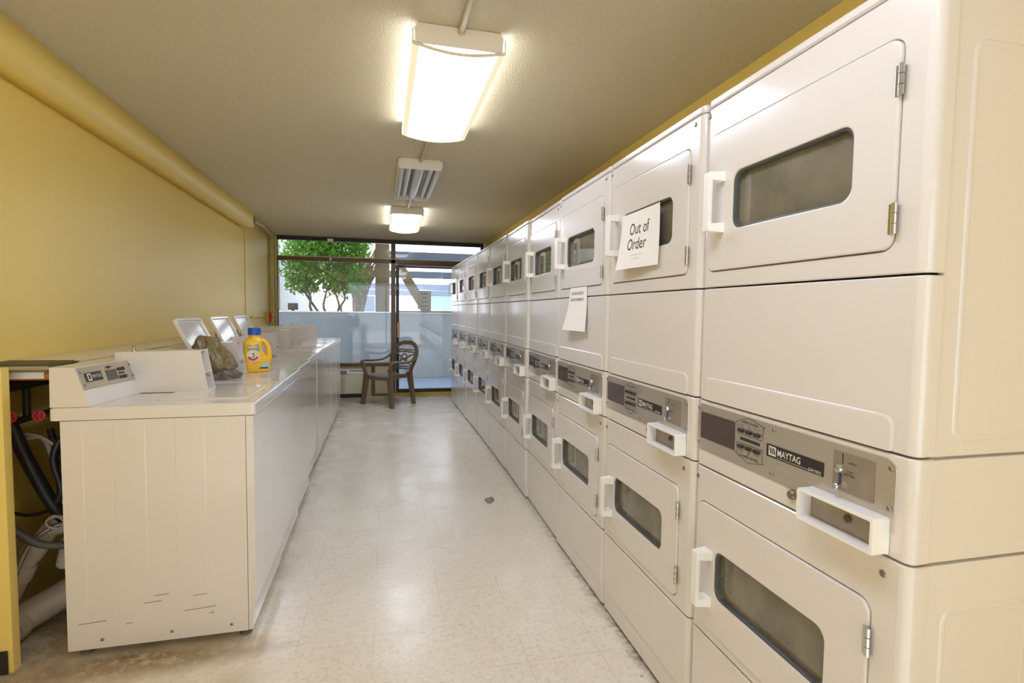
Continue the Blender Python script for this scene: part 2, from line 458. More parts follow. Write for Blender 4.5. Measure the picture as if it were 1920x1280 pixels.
d1 = struct(MB().box(.112, .16, YE - .015, YE + .035, .045, 1.985, .003).box(.985, 1.03, YE - .015, YE + .035, .045, 1.985, .003)
            .box(.16, .985, YE - .015, YE + .035, .045, .092, .003).box(.16, .985, YE - .015, YE + .035, 1.958, 1.985, .003).build('door_1', M['darkframe']))
MB().box(.16, .985, YE + .008, YE + .014, .092, 1.958).build('door_glass', M['glass'], d1, smooth=False)
MB().box(.14, 1.03, YE - .075, YE - .016, 1.985, 2.012, .004).build('door_closer', M['bronze'], d1)
hm = MB().box(.132, .170, YE - .062, YE - .050, .89, 1.118, .004).box(.132, .15, YE - .05, YE - .015, .93, .95, .002).box(.132, .15, YE - .05, YE - .015, 1.06, 1.08, .002)
hm.build('door_handle', mat('brass_tan_pull', (196, 150, 104), .4, metal=.3), d1)
km = MB()
for kx in (.095, .135): km.lathe([(.012, 0), (.015, .01), (.012, .018), (.002, .02)], 12, T=Matrix.Translation((kx, YE - .03, 1.64)) @ Matrix.Rotation(PI / 2, 4, 'X'))
km.build('lock_cylinder', M['creampanel'], d1)
struct(MB().box(.05, 1.06, YE - .06, YE + .06, 0, .042, .004).build('trim_3', M['trimyellow']))
# rear glazing behind the photographer
w2 = struct(MB().box(-1.45, 1.5, YB - .05, YB, 2.2, ZC - .002).box(-1.45, 1.5, YB - .05, YB, 0, .08).box(-1.45, -1.38, YB - .05, YB, .08, 2.2).box(1.43, 1.5, YB - .05, YB, .08, 2.2).box(-.03, .03, YB - .05, YB, .08, 2.2).build('window_2', M['darkframe']))
MB().box(-1.38, -.03, YB - .03, YB - .024, .08, 2.2).box(.03, 1.43, YB - .03, YB - .024, .08, 2.2).build('pane', M['glass'], w2, smooth=False)

# ------------------------------------------------------------------ stacked dryers
W = .684; DP = .55
def panel(mb, z0, z1, opening=None, y0=0.0, y1=W, r=.02, e=.003, depth=.04, x=0.0):
    """front skin with rounded vertical edges, small top and bottom edge rounding, optional rounded opening"""
    prof = [(x + depth, y0), ]
    for i in range(6):
        t = PI / 2 * i / 5
        prof.append((x + r - r * math.sin(t), y0 + r - r * math.cos(t)))
    for i in range(6):
        t = PI / 2 * i / 5
        prof.append((x + r - r * math.cos(t), y1 - r + r * math.sin(t)))
    prof.append((x + depth, y1))
    def ring(z, off):
        return [Vector((a + off, min(max(b, y0 + off), y1 - off), z)) for a, b in prof]
    rings = [ring(z0, e), ring(z0 + e, 0), ring(z1 - e, 0), ring(z1, e)]
    n = len(prof); V = [p for l in rings for p in l]; F = []
    for a in range(3):
        for i in range(n - 1):
            if a == 1 and i == 6 and opening: continue
            F.append([a * n + i, a * n + i + 1, (a + 1) * n + i + 1, (a + 1) * n + i])
    F.append(list(range(n))); F.append([3 * n + i for i in range(n)])
    mb.add(V, F)
    if opening:
        a0, a1, b0, b1, rad = opening
        K = 6
        mb.loft([yz(rrect(y0 + r, y1 - r, z0 + e, z1 - e, .0002, K), x), yz(rrect(a0, a1, b0, b1, rad, K), x),
                 yz(rrect(a0 + .0015, a1 - .0015, b0 + .0015, b1 - .0015, rad, K), x + .002),
                 yz(rrect(a0 + .0015, a1 - .0015, b0 + .0015, b1 - .0015, rad, K), x + .016),
                 yz(rrect(a0 + .03, a1 - .03, b0 + .03, b1 - .03, rad, K), x + .016),
                 yz(rrect(a0 + .03, a1 - .03, b0 + .03, b1 - .03, rad, K), x + .05)])
    return mb

def door(parent, a0, a1, b0, b1, win, hz, hinges):
    K = 6; g = .0035; rad = .026
    L = lambda i, x, rr: yz(rrect(a0 + g + i, a1 - g - i, b0 + g + i, b1 - g - i, rr, K), x)
    Wn = lambda i, x: yz(rrect(win[0] + i, win[1] - i, win[2] + i, win[3] - i, .03, K), x)
    d = MB().loft([L(0, .014, rad), L(0, -.001, rad), L(.0015, -.0045, rad), L(.006, -.006, rad - .004),
                   Wn(-.005, -.006), Wn(-.001, -.004), Wn(0, .001)]).build('door', M['enamel'], parent)
    MB().loft([Wn(-.001, -.001), Wn(.004, .000), Wn(.006, .006), Wn(.006, .022), Wn(.016, .024)]).build('window_gasket', M['gasket'], d)
    MB().loft([Wn(.0055, .015), Wn(.0055, .019)], True, True).build('window_glass', M['window'], d, smooth=False)
    # C-shaped pull
    y0, y1 = .583, .612; z0, z1 = hz
    h = MB(); t = .0125
    h.box(-.052, -.052 + t, y0, y1, z0, z1, .003)
    for za, zb, s in ((z1 - .021, z1, 1), (z0, z0 + .021, -1)):
        top = [Vector((-.05, y0, za)), Vector((-.05, y1, za)), Vector((-.05, y1, zb)), Vector((-.05, y0, zb))]
        bot = [Vector((-.0055, y0 - .006, za - .003)), Vector((-.0055, y1 + .004, za - .003)), Vector((-.0055, y1 + .004, zb + .003)), Vector((-.0055, y0 - .006, zb + .003))]
        h.loft([top, bot], True, True)
    h.build('handle', M['plastic_white'], d)
    for zc in hinges:
        hb = MB()
        for i in range(3):
            hb.tube([(-.008, a0 - .001, zc - .0285 + i * .0195), (-.008, a0 - .001, zc - .0285 + i * .0195 + .018)], .0052, 10)
        hb.box(-.0075, -.0005, a0 - .001, a0 + .012, zc - .028, zc + .028, .001)
        hb.build('hinge', M['chrome'], d)
    return d

def screw(mb, x, y, z, r=.0055, mi=0):
    T = Matrix.Translation((x, y, z)) @ Matrix.Rotation(-PI / 2, 4, 'Y')
    mb.lathe([(r * 1.15, 0), (r * 1.1, .0012), (r * .8, .0028), (r * .35, .0032)], 12, mi, T)
    mb.box(x - .0036, x - .003, y - r * .55, y + r * .55, z - .0008, z + .0008, 0, mi)

def make_dryer():
    t = thing('stacked_dryer', '', 'dryer')
    c = MB()
    for z0, z1 in ((.02, .8475), (.8525, 1.0465), (1.0515, 1.908)):
        c.box(.043, DP, .004, .016, z0, z1, .003)
        c.box(.043, DP, W - .016, W - .004, z0, z1, .003)
        c.box(DP - .012, DP, .016, W - .016, z0, z1)
    c.box(.05, DP - .012, .016, W - .016, .02, .03)
    c.box(.05, DP - .012, .016, W - .016, .845, .855); c.box(.05, DP - .012, .016, W - .016, 1.045, 1.055)
    for (a0, a1, b0, b1) in ((.082, .30, .16, .762), (.082, .45, 1.078, 1.80)):      # embossed side fields
        Lp = lambda i, y: xz(rrect(a0 + i, a1 - i, b0 + i, b1 - i, .03 - min(i, .01)), y)
        c.loft([Lp(0, .0041), Lp(.004, .0012), Lp(.010, .0012), Lp(.014, .0035)], False, True)
    c.build('cabinet', M['enamel'], t)
    tc = MB()
    pr = [(.002, .025)]
    panel(tc, 1.910, 1.932, None, 0, W, .022, .004, .06, -.001)
    tc.box(.04, DP, .001, W - .001, 1.910, 1.931, .003)
    tc.build('top_cap', M['enamel'], t)
    panel(MB(), 1.386, 1.9065, (.062, .658, 1.429, 1.826, .029)).build('upper_front', M['enamel'], t)
    mp = MB(); panel(mp, 1.053, 1.3815)
    Lp = lambda i, x: yz(rrect(.045 + i, .655 - i, 1.046, 1.122 - i, .022 - i), x)
    mp2 = [[Vector((p.x, p.y, max(p.z, 1.0535))) for p in l] for l in (Lp(0, .0005), Lp(.004, -.0028), Lp(.008, -.003))]
    mp.loft(mp2, False, True)
    mp.build('middle_panel', M['enamel'], t)
    panel(MB(), .853, 1.0485).build('control_panel', M['enamel'], t)
    panel(MB(), .349, .8485, (.071, .661, .374, .750, .029)).build('lower_front', M['enamel'], t)
    kp = MB(); panel(kp, .100, .3445); panel(kp, .012, .0995, None, .001, W - .001, .02, .002, .04, .006)
    kp.build('kick_panel', M['enamel'], t)
    door(t, .062, .658, 1.429, 1.826, (.162, .545, 1.542, 1.696), (1.540, 1.703), (1.741, 1.489))
    door(t, .071, .661, .374, .750, (.176, .570, .486, .627), (.455, .615), (.669, .455))
    for zc in (1.62, .56):
        MB().lathe([(.262, 0), (.262, .40), (.255, .405), (.01, .41)], 40, cap=False,
                   T=Matrix.Translation((.07, .345, zc - (.0 if zc < 1 else .0))) @ Matrix.Rotation(PI / 2, 4, 'Y') @ Matrix.Scale(.84 if zc > 1 else .84, 4, (1, 0, 0))).build('drum', M['drum'], t)
    sc = MB()
    for y, z in ((.052, .815), (.668, .815), (.668, 1.886), (.045, 1.886)):
        s1 = MB(); screw(s1, .0002, y, z, .0065); s1.build('screw', M['screw'], t)
    # stainless fascia
    cp = MB(); lp = lambda i, x: yz(rrect(.034 + i, .676 - i, .9005 + i, 1.0393 - i, .022), x)
    l0, l1 = [], []
    for x, i, l in ((0, 0, l0), (-.0022, .0006, l1)):
        pts = rrect(.034 + i, .676 - i, .9005 + i, 1.0393 - i, .022)
        for a, b_ in pts:
            if b_ < .93: a = (.034 + i) if a < .1 else (.676 - i); b_ = .9005 + i
            l.append(Vector((x + .0004, a, b_)))
    cp.loft([l0, l1], False, True)
    f = cp.build('fascia', M['steel'], t)
    X = -.0022
    MB().box(X - .0012, X, .502, .659, .937, 1.015, 0).build('display', M['display'], f)
    br = MB().box(X - .001, X, .200, .376, .957, .988, 0, 0)
    br.box(X - .0014, X - .001, .343, .368, .9615, .9845, .0, 1)
    for k in range(3):
        yy = .3655 - k * .0065
        br.add([(X - .0017, yy, .981), (X - .0017, yy - .004, .981), (X - .0017, yy - .0085, .966), (X - .0017, yy - .0045, .966)], [[0, 1, 2, 3]], 0)
    br.text('MAYTAG', .0225, TX(X - .0015, .3385, .9725), 1, 'LEFT', 3, sx=.82, bold=.0003)
    br.text('DRYERS', .0105, TX(X - .0015, .204, .9625), 1, 'RIGHT', 2)
    br.box(X - .0015, X - .001, .235, .338, .9605, .9612, 0, 1)
    br.build('brand_strip', [M['print'], M['whiteprint']], f)
    # printed arrows around the selector keys
    pn = MB()
    def line(p, q, w=.0011):
        p, q = Vector((X - .0006, *p)), Vector((X - .0006, *q)); d = (q - p).normalized(); nrm = Vector((0, -d.z, d.y)) * w / 2
        pn.add([p + nrm, q + nrm, q - nrm, p - nrm], [[0, 1, 2, 3]])
    for s, zm in ((1, .9765), (-1, .9765)):
        z = lambda v: zm + s * v
        path = [(.497, z(.044)), (.497, z(.042)), (.445, z(.060)), (.386, z(.046)), (.392, z(.042)), (.392, z(.012)), (.492, z(.012)), (.492, z(.042)), (.497, z(.042))]
        for p, q in zip(path[1:], path[2:]): line(p, q)
    pn.text('UPPER DRYER', .0105, TX(X - .0006, .443, 1.0215), 0, res=1)
    pn.text('LOWER DRYER', .0105, TX(X - .0006, .443, .9315), 0, res=1)
    for i, (wd) in enumerate((('WHITES', 'COLORS'), ('PERM', 'PRESS'), ('DELICATES',))):
        for s, zz in ((1, 1.0125), (-1, .9445)):
            for q, line_ in enumerate(wd): pn.text(line_, .0052, TX(X - .0006, .474 - i * .031, zz - q * .0052), 1, res=1)
    pn.build('printed_legend', [M['print'], M['printlite']], f)
    MB().box(X - .0008, X, .402, .478, .9725, .9805, 0).build('status_strip', M['dark'], f)
    for i in range(3):
        for zz in (.9985, .9555):
            MB().box(X - .006, X, .464 - i * .031, .484 - i * .031, zz - .005, zz + .005, .0015, 0).box(X - .0075, X - .006, .466 - i * .031, .476 - i * .031, zz - .003, zz + .003, .001, 0).build('selector_key', M['dark'], f)
    cn = MB().box(X - .0015, X, .078, .175, .943, 1.0245, .0005, 0)
    cn.text('METERS', .0062, TX(X - .0018, .126, 1.006), 1, res=1)
    cn.text('COIN', .0068, TX(X - .0018, .133, .988), 1, res=1); cn.text('RETURN', .0068, TX(X - .0018, .133, .9805), 1, res=1)
    cn.box(X - .002, X - .0015, .1495, .1515, 1.001, 1.023, 0, 1)
    cn.box(X - .002, X - .0015, .152, .159, .955, .979, 0, 2)
    cn.lathe([(.0095, 0), (.0095, .003), (.007, .007), (.0015, .009)], 16, 3, Matrix.Translation((X - .001, .158, .988)) @ Matrix.Rotation(-PI / 2, 4, 'Y'))
    cn.lathe([(.0055, 0), (.006, .010), (.0075, .013), (.0055, .016)], 14, 3, Matrix.Translation((X - .001, .155, .953)) @ Matrix.Rotation(-PI / 2, 4, 'Y'))
    cn.build('coin_plate', [M['steel_worn'], M['print'], M['navy'], M['chrome']], f)
    for y, z in ((.045, 1.022), (.045, .945), (.354, 1.026), (.357, .917), (.668, 1.027), (.668, .922)):
        s1 = MB(); screw(s1, X, y, z, .0045); s1.build('screw', M['screw'], f)
    # coin box frame standing out below the slide
    K = 4
    O = lambda i, x: yz(rrect(.043 + i, .234 - i, .856 + i, .927 - i, .006, K), x)
    I = lambda x: yz(rrect(.0505, .2265, .8625, .9205, .003, K), x)
    cb = MB().loft([O(-.001, -.001), O(0, -.004), O(0, -.036), O(.0012, -.0385), I(-.0385), I(-.004)]).build('coin_box', M['plastic_white'], t)
    MB().loft([yz(rrect(.051, .226, .863, .920, .003, K), -.006), yz(rrect(.051, .226, .863, .920, .003, K), -.003)], True, True).build('box_face', M['steel_worn'], cb)
    MB().lathe([(.0085, 0), (.0085, .003), (.006, .004)], 14, T=Matrix.Translation((-.006, .13, .893)) @ Matrix.Rotation(-PI / 2, 4, 'Y')).box(-.0108, -.0098, .129, .131, .888, .898).build('box_lock', mat('aged_brass', (120, 96, 70), .4, metal=.6), cb)
    MB().lathe([(.0115, 0), (.0115, .006), (.009, .010), (.004, .0105)], 18, T=Matrix.Translation((0, .286, .888)) @ Matrix.Rotation(-PI / 2, 4, 'Y')).build('key_lock', M['screw'], t)
    return t

dry = [(.7377, .922, .922), (1.4288, .918, .922), (2.1135, .921, .924), (2.807, .931, .943), (3.492, .928, .936), (4.179, .930, .931),
       (4.866, .928, .925), (5.557, .922, .912), (6.248, .908, .900), (6.940, .899, .891)]
dlab = ['nearest white stacked dryer, its ribbed side and whole fascia in plain view',
        'white stacked dryer with an Out of Order sheet on its upper window',
        'white stacked dryer with a small notice taped below its upper door',
        'white stacked dryer just beyond the one carrying the small taped notice',
        'white stacked dryer standing proud of its nearer neighbour, second beyond the small taped notice',
        'sixth white stacked dryer from the camera along the right row',
        'seventh white stacked dryer from the camera along the right row',
        'eighth white stacked dryer from the camera, third from the glass door',
        'ninth white stacked dryer from the camera, second from the glass door',
        'last white stacked dryer, at the far end beside the glass door']
D0 = make_dryer(); dryers = [D0]
for i in range(1, 10): dryers.append(copy_tree(D0))
for o, (y, xa, xb), lb in zip(dryers, dry, dlab):
    o.location = (xa, y, 0); o.rotation_euler = (0, 0, -math.atan2(xb - xa, W)); o['label'] = lb; o['group'] = 'row of stacked dryers'

def sheet(name, label, cat, w, h, T, curl, texts, nx=10, ny=12, th=.0006, pm='paper'):
    """paper sheet; u across, v up; curl(u,v)->offset toward the viewer"""
    mb = MB()
    for s in (0, 1):
        V = [T @ Vector((*curl(i / nx, j / ny)[:2], curl(i / nx, j / ny)[2] - s * th)) for j in range(ny + 1) for i in range(nx + 1)]
        F = [[j * (nx + 1) + i, j * (nx + 1) + i + 1, (j + 1) * (nx + 1) + i + 1, (j + 1) * (nx + 1) + i] for j in range(ny) for i in range(nx)]
        mb.add(V, F)
    n = (nx + 1) * (ny + 1); edge = [i for i in range(nx + 1)] + [(j + 1) * (nx + 1) - 1 for j in range(1, ny + 1)] + [ny * (nx + 1) + i for i in range(nx - 1, -1, -1)] + [j * (nx + 1) for j in range(ny - 1, 0, -1)]
    mb.f += [[edge[k], edge[(k + 1) % len(edge)], edge[(k + 1) % len(edge)] + n, edge[k] + n] for k in range(len(edge))]; mb.m += [0] * len(edge)
    o = mb.build(name, M[pm])
    tag(o, label, cat)
    if texts:
        tm = MB(); 
        for (s, size, u, v, mi, sx) in texts:
            t0 = MB().text(s, size, Matrix.Identity(4), 0, res=3, sx=sx)
            V = []
            for p in t0.v:
                uu, vv = u + p.x / w, v + p.y / h
                c = curl(min(max(uu, 0), 1), min(max(vv, 0), 1)); V.append(T @ Vector((c[0], c[1], c[2] + .0006)))
            tm.add(V, t0.f, mi)
        tm.build('lettering', [M['print'], M['printlite']], o)
    return o
# out-of-order sheet: local x = reading right (world -y), local z = toward aisle
w_, h_ = .30, .212
def curl1(u, v):
    flare = .022 * (1 - v) ** 2
    return (u * w_ - .012 * (1 - v) * (1 - u) - .005, v * h_, .005 + flare * (.4 + .6 * (1 - u)) + .004 * math.sin(u * 5) * (1 - v) + .02 * max(0, u - .85) * v)
sheet('paper_sign', 'Out of Order sheet taped over the upper window of the second dryer', 'sign', w_, h_,
      TX(.912, 1.952, 1.476), curl1, [('Out of', .062, .50, .69, 0, .86), ('Order', .062, .47, .42, 0, .86), ('- - -- ------ -- --', .014, .5, .235, 1, 1.1), ('-- ---------', .014, .5, .17, 1, 1.1)])
w2_, h2_ = .232, .215
def curl2(u, v):
    fl = 1 + .22 * (1 - v)
    return ((u - .5) * w2_ * fl + w2_ / 2 - .006 * (1 - v), v * h2_, .002 + .030 * (1 - v) ** 2 * (1.1 - .6 * u) + .006 * math.sin(u * PI) * (1 - v))
sheet('paper_notice', 'small printed notice hanging across the seam under the third dryer upper door', 'notice', w2_, h2_,
      TX(.921, 2.592, 1.2165), curl2, [('WE APOLOGIZE FOR', .021, .47, .86, 0, .8), ('ANY INCONVENIENCE', .021, .47, .715, 0, .8)])
w3_, h3_ = .205, .285
sheet('paper_sign', 'white sign taped to the glass door asking to keep it closed', 'sign', w3_, h3_,
      TY(.442, YE + .006, 1.325), lambda u, v: (u * w3_, v * h3_, .001),
      [('PLEASE', .034, .5, .84, 0, 1), ('KEEP', .034, .5, .62, 0, 1), ('DOOR', .034, .5, .40, 0, 1), ('CLOSED', .034, .5, .18, 0, 1)], pm='backlit')

# ------------------------------------------------------------------ top-load washers
WW = .604
def make_washer(open_lid):
    t = thing('washing_machine', '', 'washer')
    # local: x toward aisle, front plane at x=0, back at -.672; y 0 near .. WW far
    b = MB(); n = 25; ribs = {5: 0, 10: 0, 15: 0, 20: 0}
    # near side skin with shallow vertical creases
    xs = [-.640, -.575, -.572, -.475, -.472, -.375, -.372, -.275, -.272, -.175, -.172, -.030]
    off = [0, 0, .0006, .0006, 0, 0, .0006, .0006, 0, 0, .0006, .0006]
    off[-1] = .0
    for y0, sgn in ((.003, 1), (WW - .003, -1)):
        l0 = [Vector((x, y0 + sgn * o, .034)) for x, o in zip(xs, off)]; l1 = [Vector((x, y0 + sgn * o, .892)) for x, o in zip(xs, off)]
        b.loft([l0, l1], closed=False)
        b.loft([[Vector((x, y0 + sgn * .01, .034)) for x in xs], [Vector((x, y0 + sgn * .01, .892)) for x in xs]], closed=False)
        b.add([(-.640, y0, .034), (-.03, y0, .034), (-.03, y0 + sgn * .01, .034), (-.64, y0 + sgn * .01, .034)], [[0, 1, 2, 3]])
    b.box(-.640, -.63, .005, WW - .005, .034, .892); b.box(-.63, -.03, .012, WW - .012, .034, .044)
    b.build('cabinet', M['washer'], t, angle=.3)
    # front skin with toe step
    fp = MB()
    prof = [(-.028, .036), (-.014, .036), (-.012, .120), (-.001, .145), (-.0005, .888), (-.004, .892), (-.028, .892)]
    fp.loft([[Vector((x, .003, z)) for x, z in prof], [Vector((x + .0, .006, z)) for x, z in prof], [Vector((x, WW - .006, z)) for x, z in prof], [Vector((x, WW - .003, z)) for x, z in prof]], True, True)
    fp.build('front_panel', M['washer'], t)
    # top deck with lid opening
    tp = MB(); K = 4
    A = lambda i, z: xy(rrect(-.672 + i, .006 - i, 0 + i, WW - i, .012, K), z)
    lo = (-.375, -.045, .105, WW - .115)
    hx = -.268 if open_lid else lo[1]
    B = lambda i, z: xy(rrect(lo[0] + i, hx - i, lo[2] + i, lo[3] - i, .02, K), z)
    tp.loft([A(.004, .8935), A(0, .896), A(0, .936), A(.0025, .9405), A(.008, .943), B(0, .943), B(.003, .9395), B(.003, .90)], False, False)
    tp.loft([A(.01, .8936), B(-.002, .8936)])
    tp.build('top', M['washtop'], t)
    if open_lid:
        MB().loft([B(-.004, .899), B(-.004, .60)], False, True).build('tub', M['drum'], t)
    # lid
    ld = MB(); lw = lo[3] - lo[2]; ll = lo[1] - lo[0]
    q = lambda i, z: xy(rrect(.002 + i, ll - .002 - i, .002 + i, lw - .002 - i, .016, K), z)
    ld.loft([q(.0, -.012), q(0, .002), q(.003, .0045), q(.012, .005)], False, True)
    ld.loft([q(.0, -.012), q(.012, -.012), q(.014, -.002), q(.03, -.0015)], False, True, mi=0)
    ld.lathe([(.011, 0), (.010, .004), (.004, .005)], 14, 1, Matrix.Translation((ll - .03, lw - .05, .005)))
    l = ld.build('lid', [M['washtop'], M['plastic_white']], t)
    ip = MB().loft([q(.02, -.003), q(.02, -.0035)], False, True)
    ip.box(.10, .103, .05, lw - .14, -.0042, -.0036, 0, 1); ip.box(.06, .066, .05, lw - .2, -.0042, -.0036, 0, 1)
    ip.build('lid_liner', [M['tube'] if False else M['linermat'], M['printlite']], l)
    l.location = (lo[0], lo[2], .943)
    if open_lid: l.rotation_euler = (0, -math.radians(open_lid), 0); l.location = (lo[0] + .006, lo[2], .952)
    # console
    cs = MB()
    xb0, xb1 = -.545, -.508   # front foot near and far
    def prof(xf): return [(-.668, .9435), (xf, .9435), (xf - .004, .958), (xf - .045, 1.086), (-.666, 1.087)]
    cs.loft([[Vector((x, .002, z)) for x, z in prof(xb0)], [Vector((x, .33, z)) for x, z in prof(xb1)], [Vector((x, WW - .002, z)) for x, z in prof(xb1)]], True, True)
    c = cs.build('console', M['washer'], t)
    # slanted metal fascia: frame vectors on the console face
    p0 = Vector((xb0 - .0185, .004, 1.003)); p1 = Vector((xb1 - .0185, .328, 1.003)); u = (p1 - p0).normalized()
    upv = Vector((-.041, 0, .128)).normalized(); nn = u.cross(upv).normalized()
    if nn.x < 0: nn = -nn
    upv = nn.cross(u); upv = upv if upv.z > 0 else -upv
    o = p0 + nn * .0012
    Tm = Matrix(((u.x, upv.x, nn.x, o.x), (u.y, upv.y, nn.y, o.y), (u.z, upv.z, nn.z, o.z), (0, 0, 0, 1)))
    fa = MB().box(0, .318, 0, .084, -.0005, .0015, .0005, T=Tm).build('fascia', M['steel'], c)
    bp = MB().box(.028, .122, .026, .061, .0015, .0028, 0, 0, Tm)
    bp.box(.040, .060, .030, .057, .0028, .0032, 0, 1, Tm).box(.045, .055, .035, .052, .0032, .0035, 0, 0, Tm)
    bp.text('MAYTAG', .020, Tm @ Matrix.Translation((.064, .0435, .0033)), 1, 'LEFT', 2, sx=.66)
    bp.build('brand_plate', [M['dark'], M['whiteprint']], fa)
    ds = MB().box(.138, .300, .006, .080, .0015, .0024, .0005, 0, Tm)
    ds.box(.146, .213, .016, .058, .0024, .0032, 0, 1, Tm)
    ds.add([Tm @ Vector(p) for p in ((.150, .069, .003), (.172, .062, .003), (.194, .069, .003), (.172, .076, .003))], [[0, 1, 2, 3]], 2)
    ds.box(.224, .262, .034, .042, .0024, .003, 0, 2, Tm)
    ds.build('display', [M['steel'], M['display_grey'], M['dark']], fa)
    for i in range(3):
        for zz in (.054, .022):
            MB().lathe([(.0075, 0), (.0075, .003), (.006, .004)], 12, T=Tm @ Matrix.Translation((.228 + i * .0165, zz, .0024))).build('button', M['dark'], fa)
    for xx in (.012, .310):
        for zz in (.018, .066):
            MB().lathe([(.005, 0), (.0048, .0015), (.002, .0025)], 10, T=Tm @ Matrix.Translation((xx, zz, .0015))).build('screw', M['screw'], fa)
    # coin meter case beside the console
    cb = MB(); y0, y1 = .318, .418; th = .004
    cpr = [(-.598, 1.117), (-.598, .9455), (-.2465, .945), (-.277, 1.124)]
    for ya, yb in ((y0, y0 + th), (y1 - th, y1)):
        cb.loft([[Vector((x, ya, z)) for x, z in cpr], [Vector((x, yb, z)) for x, z in cpr]], True, True)
    def slab(p, q, r, s): cb.loft([[Vector((a[0], y0 + .001, a[1])) for a in (p, q, r, s)], [Vector((a[0], y1 - .001, a[1])) for a in (p, q, r, s)]], True, True)
    slab((-.598, 1.117), (-.277, 1.124), (-.278, 1.119), (-.598, 1.112))
    slab((-.598, .9455), (-.2465, .945), (-.248, .951), (-.598, .9515))
    slab((-.598, .958), (-.598, 1.117), (-.592, 1.117), (-.592, .958))
    slab((-.300, .962), (-.326, 1.119), (-.332, 1.119), (-.306, .962))
    slab((-.262, 1.024), (-.310, 1.024), (-.310, 1.029), (-.263, 1.029))
    m_ = cb.build('coin_meter', M['washer'], t)
    MB().lathe([(.007, 0), (.007, .004), (.0015, .005)], 12, T=Matrix.Translation((-.262, y0 + .06, 1.005))).build('meter_lock', M['screw'], m_)
    MB().lathe([(.012, 0), (.011, .006), (.006, .010), (.006, .018), (.009, .022), (.002, .025)], 14, T=Matrix.Translation((-.545, .365, 1.117))).build('meter_knob', M['chrome'], m_)
    for x in (-.53, -.30, -.09):
        s1 = MB(); s1.lathe([(.006, 0), (.0055, .0015), (.002, .0025)], 10, T=Matrix.Translation((x, .0028, .066)) @ Matrix.Rotation(PI / 2, 4, 'X')); s1.build('screw', M['screw'], t)
    for x in (-.05, -.60):
        for y in (.05, WW - .05):
            MB().lathe([(.022, 0), (.024, .006), (.012, .012), (.012, .036)], 14, T=Matrix.Translation((x, y, 0))).build('foot', M['rubber'], t)
    return t
M['linermat'] = mat('glossy_lid_liner', (214, 208, 198), .12, var=.08, vscale=9, coat=.6)
wy = [2.196, 2.803, 3.412, 4.022, 4.632, 5.242, 5.852, 6.462]
wx = [-.511, -.524, -.545, -.576, -.580, -.586, -.590, -.595]
wl = ['nearest white top-load washer, its long plain side facing the camera',
      'white top-load washer carrying the olive bag and the yellow detergent bottle',
      'white top-load washer with the middle one of the three raised lids',
      'white top-load washer with the farthest of the three raised lids',
      'white top-load washer, first with closed lid beyond the raised lids',
      'white top-load washer, third from the window end of the row',
      'white top-load washer, second from the window end of the row',
      'white top-load washer at the window end, beside the air conditioner']
WO = make_washer(116); WC = make_washer(0)
for k in range(8):
    src = WO if 1 <= k <= 3 else WC
    o = src if k in (0, 1) else copy_tree(src)
    o.location = (wx[k], wy[k], 0); o.rotation_euler = (0, 0, .012); o['label'] = wl[k]; o['group'] = 'row of top-load washers'

rs = random.Random(4)
first = [o for o in bpy.data.objects if o.get('label') == wl[0]][0]
for (x, z, l_, a_) in ((-.44, .118, .022, .12), (-.16, .122, .016, .1), (-.20, .145, .11, .06), (-.33, .215, .05, .04), (-.155, .128, .004, 1.5), (-.56, .135, .09, .05), (-.20, .20, .05, .05), (-.36, .19, .06, .05)):
    sb = MB(); sb.box(-l_ / 2, l_ / 2, -.0004, .0004, -.0009, .0009, 0, T=Matrix.Translation((x, .0026, z)) @ Matrix.Rotation(-a_, 4, 'Y'))
    sb.build('scuff_mark', M['printlite'], first, smooth=False)

